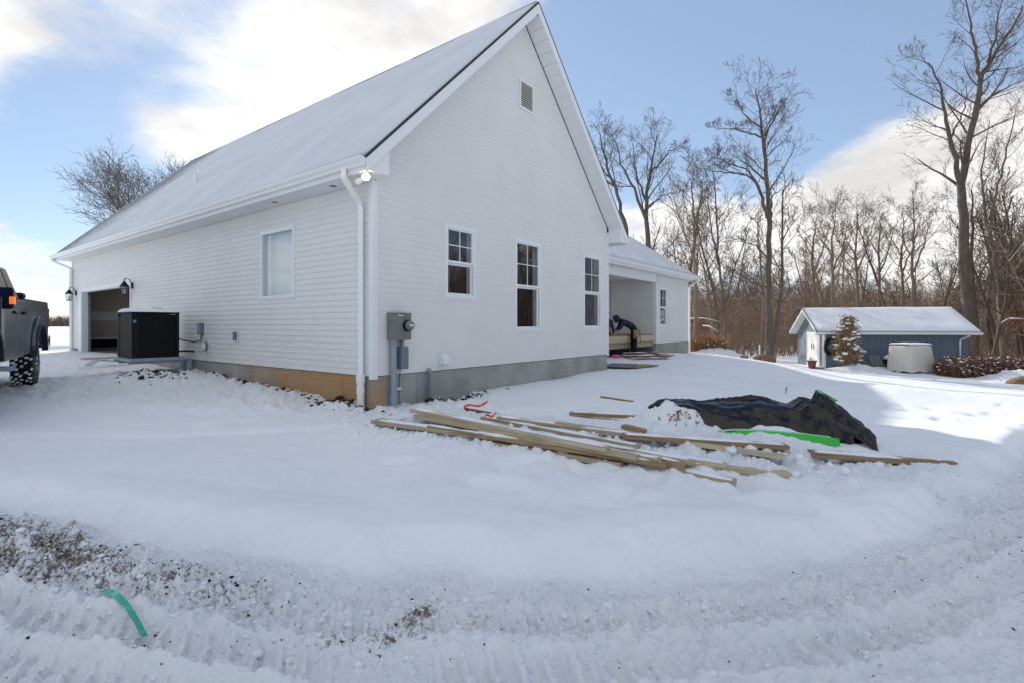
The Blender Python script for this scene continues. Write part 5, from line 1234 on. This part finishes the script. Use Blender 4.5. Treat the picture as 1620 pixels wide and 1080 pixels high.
x, y, z = gpl(1243, 622, 0); st = empty('marker_stake', (x, y, z), 0, 'tiny dark green marker stake in the snow behind the tarp', 'stake'); mb = MB(); mb.tube([(0,0,-.05),(.01,0,.12)], .01, 6); mb.box(.01,.03,-.004,.004,.08,.15); obj('stake', mb, M['bluebox'], st)

# ------------------------------------------------------------------ shed
SH = at(1303, 583, 28.0); SROT = R(-14.0)
SZ = -.92
shed = empty('blue_shed', (SH[0], SH[1], 0), SROT, 'long blue grey shed with snowy roof and white doors in its end', 'shed')
def S2(x, y): c, s = math.cos(SROT), math.sin(SROT); return SH[0] + x*c - y*s, SH[1] + x*s + y*c
SL, SD, ZEV, RISE = 6.6, 4.7, EYE - .30, 1.16
mb = MB(); mb.box(.03, SL-.03, .03, SD-.03, SZ-.6, ZEV); mb.prism([(.03,ZEV),(SD-.03,ZEV),(SD/2,ZEV+RISE-.1)], 0, .04, SL-.04); shw = obj('wall', mb, M['shed'], shed)
k = 0; x = 0.0
while x < SL - .02:
    b = min(x + .30, SL); mb = MB(); mb.box(x+.004, b-.006, 0, .028, SZ-.6, ZEV-.02); obj('siding_board', mb, M['shed'], shw); x = b
y = 0.0
while y < SD - .02:
    b = min(y + .30, SD); zt0 = ZEV + RISE*(1 - abs(y-SD/2)/(SD/2)) - .12; zt1 = ZEV + RISE*(1 - abs(b-SD/2)/(SD/2)) - .12
    mb = MB(); mb.prism([(y+.004, SZ-.6), (b-.006, SZ-.6), (b-.006, zt1), (y+.004, zt0)], 0, 0, .028); obj('siding_board', mb, M['shed'], shw); y = b
oh = .42
def sroof(s, x, side, h=0):
    yy = -.38 + s*(SD/2+.38); z = ZEV - .06 + s*(RISE+.20)
    return (x, yy if side > 0 else SD - yy, z + h)
mb = MB()
for side in (1, -1): mb.hexa([sroof(0,-oh,side,-.06), sroof(1,-oh,side,-.06), sroof(1,SL+oh,side,-.06), sroof(0,SL+oh,side,-.06), sroof(0,-oh,side), sroof(1,-oh,side), sroof(1,SL+oh,side), sroof(0,SL+oh,side)])
srf = obj('roof', mb, M['shingle'], shed)
for side in (1, -1): snow_sheet(lambda a, b: sroof(.01 + .99*a, -oh + .02 + (SL+2*oh-.04)*b, side), 22, 60, .09, 'roof_snow', srf, amp=.02, material='snow')
for side in (1, -1):
    for xx in (-oh+.005, SL+oh-.03):
        q = [sroof(0,0,side,-.062), sroof(1,0,side,-.062), sroof(1,0,side,-.21), sroof(0.02,0,side,-.21)]; mb = MB(); mb.prism([(p[1], p[2]) for p in q], 0, xx, xx+.025); obj('rake_board', mb, M['trim'], shed)
    q = [sroof(.02,0,side,-.215), sroof(1,0,side,-.215), sroof(1,0,side,-.20), sroof(.02,0,side,-.20)]; mb = MB(); mb.prism([(p[1], p[2]) for p in q], 0, -oh+.035, -.005); obj('soffit_panel', mb, M['soffit'], shed)
mb = MB(); mb.box(-oh+.01, SL+oh-.01, -.40, -.375, ZEV-.20, ZEV-.125); obj('fascia', mb, M['trim'], shed)
g_ = MB(); g_.box(-oh+.02, SL+oh-.02, -.48, -.402, ZEV-.16, ZEV-.07); obj('gutter', g_, M['gutter'], shed)
mb = MB(); mb.box(-oh+.04, SL+oh-.04, -.37, -.003, ZEV-.20, ZEV-.185); obj('soffit_panel', mb, M['soffit'], shed)
mb = MB(); mb.tube([(SL-.15,-.44,ZEV-.16), (SL-.18,-.40,ZEV-.25), (SL-.36,-.08,ZEV-.42), (SL-.38,-.06,ZEV-.52), (SL-.38,-.06,SZ-.3)], .05, 4); obj('downspout', mb, M['gutter'], shed)
mb = MB(); mb.box(-.022, .0, -.02, .10, SZ-.4, ZEV-.2); mb.box(0, .10, -.022, 0, SZ-.4, ZEV-.2); obj('corner_board', mb, M['trim'], shed)
dm_ = MB(); dm_.box(-.05, -.003, .55, .68, SZ-.3, ZEV-.10); dm_.box(-.05, -.003, 2.62, 2.75, SZ-.3, ZEV-.10); dm_.box(-.05, -.003, .681, 2.619, ZEV-.23, ZEV-.10); obj('door_frame', dm_, M['trim'], shed)
for (y0, y1, hy) in ((.685, 1.645, 1.45), (1.655, 2.615, 1.85)):
    mb = MB(); mb.box(-.035, -.003, y0, y1, SZ-.3, ZEV-.235); dr = obj('door', mb, M['shed_door'], shed)
    for (za, zb) in ((SZ+.15, SZ+.85), (SZ+1.0, ZEV-.35)): mb = MB(); mb.box(-.043, -.0355, y0+.12, y1-.12, za, zb); obj('door_panel', mb, M['shed_door'], dr, bevel=.003)
    mb = MB(); mb.box(-.07, -.036, hy-.02, hy+.02, SZ+1.05, SZ+1.32); obj('handle', mb, M['black'], dr)
# dark wreath on the corner of the shed
x, y = S2(.33, -.05); wr_ = empty('round_wreath', (x, y, SZ+1.22), SROT, 'dark round wreath hung on the shed wall behind the evergreen', 'wreath'); mb = MB()
ringp = [(.26*math.cos(a), -.03, .40*math.sin(a)) for a in np.linspace(0, 2*math.pi, 25)]; mb.tube(ringp, .09, 7, False); obj('ring', mb, M['black'], wr_)

# golden evergreen laden with snow
ev = at(1338, 582, 26.6); evz = gz(ev[0], ev[1])
eg = empty('cone_evergreen', (ev[0], ev[1], evz), 0, 'small cone shaped golden evergreen loaded with snow before the shed', 'shrub')
g = np.random.default_rng(9); V, Fq, SV, SF = [], [], [], []; Ht = 2.45
mb = MB(); mb.tube([(0,0,-.2),(.02,0,1.2),(.05,0,2.2)], [.07,.05,.01], 7); obj('trunk', mb, M['bark'], eg)
sn = MB(); 
for i in range(120):
    t = (i + g.uniform())/120; z = .12 + Ht*.93*t; rmax = np.interp(t, [0,.12,.5,.8,1], [.56,.64,.50,.32,.10])*g.uniform(.8, 1.12); a = g.uniform(0, 6.283); lean = .16*t
    c = np.array([rmax*math.cos(a) + lean, rmax*math.sin(a), z]); 
    for k in range(34):
        q = c*np.array([1,1,1]) + g.normal(size=3)*np.array([.12,.12,.09]) - np.array([math.cos(a), math.sin(a), 0])*abs(g.normal())*.14; q[2] = max(q[2], .02)
        e1 = unit(g.normal(size=3) + np.array([math.cos(a), math.sin(a), -.3]))*.075; e2 = unit(g.normal(size=3))*.045; o_ = len(V); V += [q-e2, q+e1, q+e2]; Fq.append((o_, o_+1, o_+2))
    if g.uniform() < .60: sn.blob((c[0]*1.04, c[1]*1.04, z + .075), (.13*g.uniform(.5,1.2), .13*g.uniform(.5,1.2), .04*g.uniform(.8,1.5)), int(i), .5, 2)
fo = link('foliage', mesh_arrays('foliage', V, Fq), M['evergreen'], eg); fo['kind'] = 'stuff'
sn.blob((.17,0,Ht), (.16,.16,.13), 7, .3, 2); o = obj('snow_load', sn, M['snow'], eg, smooth=True); o['kind'] = 'stuff'
# flower pot
p = at(1284.5, 585, 26.5); pt = empty('flower_pot', (p[0], p[1], gz(p[0], p[1])), 0, 'dark red flower pot with dead stalks before the shed doors', 'pot')
mb = MB(); mb.lathe([(.14,-.05),(.15,.0),(.21,.36),(.235,.36),(.235,.42),(.20,.42),(.19,.34)], 18); obj('pot', mb, M['pot'], pt, smooth=False)
mb = MB()
for i in range(16): a = random.uniform(0, 6.3); mb.tube([(.05*math.cos(a),.05*math.sin(a),.34), (.14*math.cos(a),.14*math.sin(a),.42+random.uniform(.05,.22))], [.012,.004], 4)
obj('stalks', mb, M['hedge2'], pt); mb = MB(); mb.blob((0,0,.40), (.15,.15,.05), 3, .2, 2); obj('snow', mb, M['snow'], pt, smooth=True)
p = at(1296, 584, 26.6); cr = empty('door_step', (p[0], p[1], gz(p[0], p[1])), SROT, 'small brown wooden step beside the flower pot', 'step'); mb = MB(); mb.box(-.22,.22,-.12,.12,-.05,.07); obj('block', mb, M['lumber3'], cr); mb = MB(); mb.blob((0,0,.08), (.22,.12,.035), 3, .2, 2); obj('snow', mb, M['snow'], cr, smooth=True)
# grey slatted chair and dark kettle barbecue
p = at(1385, 591, 26.7); ch = empty('slatted_chair', (p[0], p[1], gz(p[0], p[1])), SROT+R(10), 'grey slatted chair leaning against the blue shed', 'chair')
for k in range(6): mb = MB(); xx = -.21 + k*.085; mb.hexa([(xx,-.05,.0),(xx+.07,-.05,.0),(xx+.07,-.02,.0),(xx,-.02,.0),(xx,.14,.52),(xx+.07,.14,.52),(xx+.07,.17,.52),(xx,.17,.52)]); obj('slat', mb, M['grey_metal'], ch)
for zz in (.12, .40): mb = MB(); mb.box(-.23,.32,.0+zz*.34,.03+zz*.34,zz,zz+.05); obj('cross_bar', mb, M['grey_metal'], ch)
for xx in (-.22, .27): mb = MB(); mb.tube([(xx,-.2,-.05),(xx,.1,.35)], .02, 6); obj('leg', mb, M['grey_metal'], ch)
p = at(1408, 591, 26.8); bq = empty('kettle_barbecue', (p[0], p[1], gz(p[0], p[1])), 0, 'dark kettle barbecue with a snowy lid beside the covered cart', 'barbecue')
mb = MB(); mb.lathe([(.05,.12),(.22,.22),(.30,.40),(.30,.46)], 18); obj('bowl', mb, M['blackp'], bq, smooth=True); mb = MB(); mb.lathe([(.30,.47),(.27,.58),(.16,.68),(.02,.71)], 18); ld = obj('lid', mb, M['blackp'], bq, smooth=True)
mb = MB(); mb.lathe([(.29,.53),(.24,.66),(.12,.75),(.01,.77)], 18, (-.01,0,0)); obj('snow', mb, M['snow'], ld, smooth=True)
for k in range(3): a = k*2.09+.4; mb = MB(); mb.tube([(.12*math.cos(a),.12*math.sin(a),.25),(.25*math.cos(a),.25*math.sin(a),-.05)], .015, 5); obj('leg', mb, M['blackp'], bq)

# covered golf cart
p = at(1441, 598, 25.3); cz = gz(p[0], p[1]); ct = empty('covered_cart', (p[0], p[1], cz), R(14), 'cart under a fitted beige cover with snow on top beside the shed', 'cart')
nu, nv = 64, 26; a_ = np.linspace(0, 2*np.pi, nu, endpoint=False); Vv = []
for j in range(nv):
    f = j/(nv-1); z = .04 + 1.26*f
    sx = np.interp(f, [0,.35,.8,.95,1], [1.06,1.04,.93,.90,.78]); sy = np.interp(f, [0,.35,.8,.95,1], [.66,.64,.60,.58,.48]); shx = -.05*f
    ex = 5.0
    cx_, sy_ = np.cos(a_), np.sin(a_); rr_ = (np.abs(cx_)**ex + np.abs(sy_)**ex)**(-1/ex)
    fold = 1 + .018*np.sin(a_*17 + 2*np.sin(f*3))*(1-f)**.7 + .012*np.sin(a_*31 + 4*f)*(1-f)
    Vv.append(np.stack([cx_*rr_*sx*fold*.86 + shx - .06*(1-f)*np.sign(cx_)*0, sy_*rr_*sy*fold, np.full(nu, z) + .03*np.sin(a_*9)*(f == 0)], 1))
Vv = np.concatenate(Vv); q = [(j*nu+i, j*nu+(i+1) % nu, (j+1)*nu+(i+1) % nu, (j+1)*nu+i) for j in range(nv-1) for i in range(nu)]
cme = bpy.data.meshes.new('cloth_cover'); cme.from_pydata([tuple(v) for v in Vv], [], q + [tuple(range((nv-1)*nu, nv*nu))]); cme.update(); link('cloth_cover', cme, M['cover'], ct, smooth=True)
n = 20; X, Y = np.meshgrid(np.linspace(-.80, .70, n), np.linspace(-.52, .52, n), indexing='ij'); e = np.minimum(1, np.minimum(.80-np.abs(X+.05), .53-np.abs(Y))/.14); Z = 1.285 + .10*np.sqrt(np.clip(e, 0, 1))*(1+.2*fbm(X*2,Y*2,2))
I, J_ = np.meshgrid(np.arange(n-1), np.arange(n-1), indexing='ij'); link('snow_cap', mesh_arrays('snow_cap', np.stack([X,Y,Z],-1).reshape(-1,3), np.stack([I*n+J_, (I+1)*n+J_, (I+1)*n+J_+1, I*n+J_+1], -1).reshape(-1,4)), M['snow'], ct, smooth=True)
for (xx, yy) in ((.80,-.56), (-.60,-.36), (.74,.40), (-.60,.36)): mb = MB(); mb.lathe([(.20,-.09),(.23,-.06),(.23,.06),(.20,.09)], 16, (xx,yy,.18), 1); w_ = obj('wheel', mb, M['blackp'], ct); mb = MB(); mb.lathe([(.11,-.105),(.12,-.091)], 12, (xx,yy,.18), 1); obj('hub', mb, M['grey_metal'], w_)
mb = MB(); mb.box(.36,.46,-.585,-.575,1.02,1.05); obj('logo_patch', mb, M['black'], ct)

# hedges
def hedge(name, c, ang, lx, ly, h, n, material, label, seed, snow_n):
    g = np.random.default_rng(seed); root = empty(name, c, ang, label, 'hedge'); tubes = []; sn = MB(); V = []; Fq = []
    for i in range(n):
        x, y = g.uniform(-lx, lx), g.uniform(-ly, ly); hh_ = h*g.uniform(.75, 1.05)*math.sqrt(max(.05, 1 - (x/lx)**4*.55)); p = np.array([x*.9, y*.8, -.3]); e = np.array([x, y, hh_])
        m_ = (p+e)/2 + g.normal(size=3)*.05; tubes.append((np.array([p, m_, e]), np.array([.012,.010,.005]), 0))
        for k in range(5):
            t = g.uniform(.35, 1); q = p + (e-p)*t; d = unit(g.normal(size=3) + np.array([0,0,.4])); tubes.append((np.array([q, q+d*.12, q+d*.24]), np.array([.008,.006,.004]), 1))
            o_ = len(V); q2 = q + d*.2; e1 = unit(g.normal(size=3))*.035; e2 = unit(g.normal(size=3))*.025; V += [q2-e1, q2+e2, q2+e1]; Fq.append((o_, o_+1, o_+2))
    for i in range(snow_n):
        x, y, z = g.uniform(-lx, lx), g.uniform(-ly*1.05, ly*.4), g.uniform(.12, h*.98); sn.blob((x, y, z), (g.uniform(.015,.065), g.uniform(.015,.05), g.uniform(.01,.03)), i, .8, 1)
    Vt, Qt = tubes_mesh(tubes, [4, 3]); o = link('branches', mesh_arrays('branches', Vt, Qt), M[material], root); o['kind'] = 'stuff'
    o = link('leaves', mesh_arrays('leaves', V, Fq), M[material], root); o['kind'] = 'stuff'
    o = obj('snow_load', sn, M['snow'], root, smooth=True); o['kind'] = 'stuff'; return root
p = at(1566, 600, 24.0); hedge('brown_hedge', (p[0], p[1], gz(p[0], p[1])), R(4), 2.35, .7, .92, 900, 'hedge', 'reddish brown leafless hedge flecked with snow at the end of the shed', 4, 520)
p = at(1118, 566, 26.5); hedge('golden_hedge', (p[0], p[1], gz(p[0], p[1])), R(0), 1.0, .45, .55, 420, 'hedge2', 'low golden brown hedge beside the corner of the wing', 6, 60)
# boulders, post and small stones
for (px, py, d, r_, lab) in [(1206, 578, 24.5, (.55,.35,.22), 'brown boulder on the lit snow below the very tall tree'), (1618, 607, 20.5, (.75,.5,.30), 'brown boulder under the big snow mound beside the hedge'), (1178, 578, 24.0, (.2,.12,.08), 'small dark stone beside the brown boulder')]:
    x, y = at(px, py, d)[:2]; t = empty('boulder', (x, y, gz(x, y)), 0, lab, 'boulder'); mb = MB(); mb.blob((0,0,.03), r_, int(px), .35, 3); obj('stone', mb, M['rock'] if 'dark' not in lab else M['grey_metal'], t, smooth=True)
x, y = at(1201.5, 571, 28)[:2]; t = empty('white_post', (x, y, gz(x, y)), 0, 'thin white post beside the trunk of the very tall tree', 'post'); mb = MB(); mb.tube([(0,0,-.2),(0,0,.95)], .035, 10); obj('shaft', mb, M['pvc'], t); mb = MB(); mb.lathe([(.042,.94),(.042,.98),(.02,1.0)], 10); obj('cap', mb, M['pvc'], t)

# ------------------------------------------------------------------ pickup truck (local x forward, y left)
TA = math.atan2(-.818, .573); rwx, rwy = (58-810)/F_PX*10.1, 10.1
tz = gz(rwx, rwy) + .10
truck = empty('pickup_truck', (rwx, rwy, tz), TA, 'dark grey pickup truck with snowy off road tyres parked by the garage', 'truck')
ctr_y = -.98                        # truck centre line lies to its right of the left wheels' outer face
WR = .45
def arch(cx, r, a0, a1, n=14): return [(cx + r*math.cos(a), .46 + r*math.sin(a)) for a in np.linspace(a0, a1, n)]
def sidepoly():
    top = [(-1.22,1.55), (-1.25,1.20), (-1.20,.80)]
    pl_ = [(-1.18,.72)] + arch(0, .60, math.pi*.92, math.pi*.08) + [(.62,.50), (3.15,.48)] + arch(3.85, .60, math.pi*.95, math.pi*.10) + [(4.5,.62), (4.85,.70), (4.9,1.15), (4.75,1.32), (3.2,1.42), (1.25,1.50), (1.24,1.53), (-1.20,1.55)]
    return pl_
yl = ctr_y + 1.0; yr = ctr_y - 1.0
pl_ = sidepoly()
# bed and body: outer skins both sides plus filler core
def skin_panel(name, poly, y0, y1, m_='truck'):
    mb = MB(); mb.prism(poly, 1, y0, y1); return obj(name, mb, M[m_], truck, bevel=0)
bed = [(-1.18,.74)] + arch(0, .60, math.pi*.92, math.pi*.06) + [(.64,.56), (1.33,.56), (1.33,1.52), (-1.16,1.54), (-1.24,1.40), (-1.26,1.0)]
cabp = [(1.36,.54), (3.22,.52)] + arch(3.85, .60, math.pi*.93, math.pi*.08) + [(4.5,.64), (4.88,.72), (4.92,1.18), (4.75,1.32), (3.15,1.42), (1.36,1.50)]
for nm, po in (('bed_side', bed), ('cab_side', cabp)):
    for y0, y1 in ((yl-.10, yl), (yr, yr+.10)): skin_panel(nm, po, y0, y1)
# shoulder crease and bulged fender
mb = MB(); mb.box(-1.22, 1.3, yl-.005, yl+.022, 1.33, 1.40); obj('shoulder_line', mb, M['truck'], truck, bevel=.010)
mb = MB(); mb.prism([(-1.16,.76)] + arch(0, .62, math.pi*.92, math.pi*.06) + [(.66,.60)] + arch(0, .78, math.pi*.10, math.pi*.90)[0:14] + [(-.95,.80)], 1, yl+.001, yl+.05); obj('fender_flare', mb, M['truck'], truck, bevel=.012)
mb = MB(); mb.prism(arch(0, .60, math.pi*.95, math.pi*.02) + arch(0, .665, math.pi*.02, math.pi*.95), 1, yl-.02, yl+.075); obj('arch_lip', mb, M['truckp'], truck)
mb = MB(); mb.prism(arch(3.85, .60, math.pi*.95, math.pi*.02) + arch(3.85, .665, math.pi*.02, math.pi*.95), 1, yl-.02, yl+.06); obj('arch_lip', mb, M['truckp'], truck)
mb = MB(); mb.box(-1.18, 1.3, yr+.101, yl-.101, .80, .88); mb.box(-1.2, -1.14, yr+.101, yl-.101, .89, 1.50); mb.box(1.26, 1.32, yr+.101, yl-.101, .89, 1.52); obj('bed_floor', mb, M['truckp'], truck)
mb = MB(); mb.box(1.37, 4.85, yr+.101, yl-.101, .62, 1.38); obj('body_core', mb, M['truckp'], truck)
mb = MB(); mb.box(-1.1, 4.7, ctr_y-.45, ctr_y+.45, .50, .62); obj('chassis', mb, M['truckp'], truck)
mb = MB(); mb.box(3.1, 4.82, yr+.05, yl-.05, 1.39, 1.45); obj('hood', mb, M['truck'], truck, bevel=.02)
# cab greenhouse
gh = MB(); gh.add([(1.37,yr+.06,1.50),(3.2,yr+.06,1.43),(3.2,yl-.06,1.43),(1.37,yl-.06,1.50),(1.48,yr+.22,2.02),(2.55,yr+.24,2.02),(2.55,yl-.24,2.02),(1.48,yl-.22,2.02)], [(0,3,2,1),(4,5,6,7),(0,1,5,4),(1,2,6,5),(2,3,7,6),(3,0,4,7)])
cab = obj('cab', gh, M['navy'], truck, bevel=.03)
for (x0, x1, xa, xb) in ((1.55, 2.0, 1.60, 2.0), (2.08, 2.85, 2.08, 2.45)):
    mb = MB(); zb, zt_ = 1.52, 1.96; f0, f1 = (1.52-1.48)/.57, (1.96-1.48)/.57
    mb.hexa([(x0, yl-.075, zb), (x1, yl-.075, zb), (x1, yl-.055, zb), (x0, yl-.055, zb), (xa, yl-.205, zt_), (xb, yl-.205, zt_), (xb, yl-.185, zt_), (xa, yl-.185, zt_)]); obj('side_window', mb, M['tint'], cab)
# doors and handles
for (x0, x1) in ((1.39, 2.05), (2.08, 3.12)):
    mb = MB(); mb.box(x0, x1, yl+.001, yl+.012, .62, 1.47); dr = obj('door', mb, M['truck'], truck, bevel=.005); mb = MB(); mb.box(x0+.06, x0+.26, yl+.013, yl+.045, 1.24, 1.29); obj('handle', mb, M['blackp'], dr, bevel=.01)
# tow mirror, lights, bumper, step
mb = MB(); mb.box(2.98, 3.10, yl-.10, yl+.125, 1.30, 1.62); mr_ = obj('mirror', mb, M['navy'], truck, bevel=.03); mb = MB(); mb.box(3.0, 3.11, yl+.09, yl+.145, 1.37, 1.48); obj('turn_lens', mb, M['amber'], mr_)
mb = MB(); mb.tube([(3.0,yl-.14,1.45),(3.03,yl-.05,1.46)], .03, 6); obj('mirror_arm', mb, M['blackp'], mr_)
mb = MB(); mb.box(-1.285, -1.15, yl-.09, yl+.012, 1.02, 1.42); obj('tail_light', mb, M['redlens'], truck, bevel=.015)
mb = MB(); mb.box(-1.42, -1.22, yr+.02, yl+.02, .62, .84); obj('bumper', mb, M['chrome'], truck, bevel=.03)
mb = MB(); mb.box(-1.24, -1.19, yr+.1, yl-.1, .86, 1.53); obj('tailgate', mb, M['truck'], truck)
mb = MB(); mb.box(2.9, 3.25, yl-.05, yl+.13, .40, .46); obj('running_board', mb, M['galv'], truck, bevel=.01)
mb = MB(); mb.box(.35, .60, yl-.55, yl-.12, 1.55, 1.66); obj('tool_tube', mb, M['blackp'], truck, bevel=.04); mb = MB(); mb.box(.88, .98, yl-.35, yl-.25, 1.55, 1.72); obj('beacon', mb, M['redlens'], truck)
# wheels
WZC = .33
def wheel(cx, cy, sgn):
    t = MB(); w = .33; n = 40; y0, y1 = (cy - w, cy) if sgn > 0 else (cy, cy + w)
    prof = [(.25, y0), (.36, y0-.0), (.42, y0+.012), (.44, y0+.05), (.44, y1-.05), (.42, y1-.012), (.36, y1), (.25, y1)]
    t.lathe(prof, n, (cx, 0, WZC), 1); ty = obj('wheel', t, M['blackp'], truck, smooth=False); ty['label'] = 'off road tyre with snow packed tread'
    lug = MB(); sn_ = MB(); gg = np.random.default_rng(int(cx*10) + sgn + 5)
    for i in range(30):
        a = 2*math.pi*i/30
        for j, yy in enumerate(np.linspace(y0+.035, y1-.035, 5)):
            aa = a + (j % 2)*math.pi/30 + .03*j; ra, rb = .437, .458; da = .055 if j in (0, 4) else .062; dy = .026
            P8 = []
            for r_ in (ra, rb):
                for (da_, dy_) in ((-da, -dy), (da, -dy*.6), (da*.8, dy), (-da*.7, dy*.7)): P8.append((cx + r_*math.cos(aa+da_), yy+dy_, WZC + r_*math.sin(aa+da_)))
            lug.hexa(P8)
            if gg.uniform() < .75: q = aa + math.pi/30; sn_.blob((cx + .442*math.cos(q), yy + gg.normal()*.008, WZC + .442*math.sin(q)), (.028, .028, .028), i*5+j, .6, 1)
    o = obj('tread', lug, M['blackp'], ty); o['kind'] = 'stuff'; o = obj('packed_snow', sn_, M['snow'], ty); o['kind'] = 'stuff'
    r = MB(); yo = y1 if sgn > 0 else y0; r.lathe([(.05, yo-.03*sgn), (.09, yo-.02*sgn), (.14, yo-.07*sgn), (.24, yo-.05*sgn), (.262, yo+.004*sgn), (.248, yo-.10*sgn)], 24, (cx, 0, WZC), 1); rm = obj('rim', r, M['rim'], ty, smooth=False)
    for k in range(6): a = k*math.pi/3; sp = MB(); sp.tube([(cx+.07*math.cos(a), yo-.015*sgn, WZC+.07*math.sin(a)), (cx+.235*math.cos(a), yo-.035*sgn, WZC+.235*math.sin(a))], [.035,.028], 6); sp_ = obj('spoke', sp, M['rim'], ty)
for cx in (0, 3.85): wheel(cx, yl-.02, 1); wheel(cx, yr+.02, -1)

# ------------------------------------------------------------------ loose clods of snow and soil
def clods(name, pts, sizes, material, label, seed, flat=.75):
    g = np.random.default_rng(seed); bm = bmesh.new(); bmesh.ops.create_icosphere(bm, subdivisions=1, radius=1); B = np.array([v.co[:] for v in bm.verts]); Fc = np.array([[v.index for v in f.verts] for f in bm.faces]); bm.free()
    V, Fq = [], []
    for (x, y, z), s in zip(pts, sizes):
        w = B*(1 + g.uniform(-.32, .32, (len(B), 1)))*s*np.array([g.uniform(.7,1.3), g.uniform(.7,1.3), flat*g.uniform(.7,1.2)]); Fq.append(Fc + len(V)*len(B)); V.append(w + np.array([x, y, z]))
    o = link(name, mesh_arrays(name, np.concatenate(V), np.concatenate(Fq)), M[material], smooth=(material == 'snow')); tag(o, label, kind='stuff'); return o
def scatter(g, n, fn):
    P = []
    while len(P) < n:
        q = fn(g)
        if q is not None: P.append(q)
    P = np.array(P); z = ground_full(P[:, 0], P[:, 1])[0]; return np.column_stack([P, z])
g = np.random.default_rng(31)
def f_band(g):
    x = g.uniform(-5.5, 6.0) if g.uniform() < .6 else g.uniform(-4.6, -.5); s = -.62 + g.normal()*.26; return (x, np.interp(x, _bl[:,0], _bl[:,1]) + s/.85)
def f_drive(g):
    x = g.uniform(-5.0, 6.5); s_ = -.28 - abs(g.normal())*.42; return (x, np.interp(x, _bl[:,0], _bl[:,1]) + s_/.85)
P = scatter(g, 7500, f_drive); sz = np.minimum(.0065*np.exp(g.normal(size=len(P))*.62), .026); P[:, 2] -= sz*.30
clods('snow_crumbs', P, sz, 'snow', 'crumbled snow covering the driven track', 12, .6)
P = scatter(g, 700, lambda g: (g.uniform(-4.5, 5.5), g.uniform(2.0, 4.2))); P = P[bank_s(P[:,0], P[:,1]) < -.3]; clods('grit', P, np.minimum(.0035*np.exp(g.normal(size=len(P))*.6), .010), 'dirt', 'specks of grit scattered over the driven snow', 13)
P = scatter(g, 900, f_band); P = P[(bank_s(P[:,0], P[:,1]) + fbm(P[:,0]*.9, P[:,1]*.9, 3)*.16 < -.28) & (P[:,0] < .8)]; sz = np.minimum(.0055*np.exp(g.normal(size=len(P))*.7), .024)
clods('snow_clods', P + np.array([0,0,.003]), sz, 'snow', 'broken clods of snow along the foot of the plowed bank', 1)
def f_lum(g): return (.6 + g.normal()*2.0, 6.0 - .3*0 + g.normal()*.65 - .25*0)
P = scatter(g, 1300, lambda g: (lambda t: (-1.8 + 5.6*t + g.normal()*.25, 6.7 - 1.9*t + g.normal()*.28))(g.uniform())); sz = np.minimum(.013*np.exp(g.normal(size=len(P))*.7), .065)
clods('snow_lumps', P, sz, 'snow', 'churned lumps of snow round the lumber pile', 2)
soil = []
for cu, cv, su, sv, n in ((1.75, -.15, .40, .10, 260), (-.22, .45, .14, .45, 170), (-.10, 2.6, .06, 1.3, 110), (-1.15, 5.75, .25, .3, 260)):
    for i in range(n): soil.append(H(cu + g.normal()*su, min(cv + g.normal()*sv, -.03) if cv < 0 else cv + g.normal()*sv))
soil = np.array([q for q in soil if not (0 < Hinv(*q)[0] < W and 0 < Hinv(*q)[1])]); z = ground_full(soil[:,0], soil[:,1])[0]
clods('soil_clods', np.column_stack([soil, z]), np.minimum(.016*np.exp(g.normal(size=len(soil))*.65), .075), 'dirt', 'clods of dark soil against the concrete foundation', 3)
P = scatter(g, 1500, lambda g: (lambda x: (x, np.interp(x, _bl[:,0], _bl[:,1]) + (-.60 + g.normal()*.22)/.85))(g.uniform(-5.2, -.6))); P = P[ground_full(P[:,0], P[:,1])[1] > .85]; clods('soil_crumbs', P + np.array([0,0,.001]), np.minimum(.0042*np.exp(g.normal(size=len(P))*.55), .011), 'dirt', 'crumbs of frozen soil scattered over the plowed snow', 4)
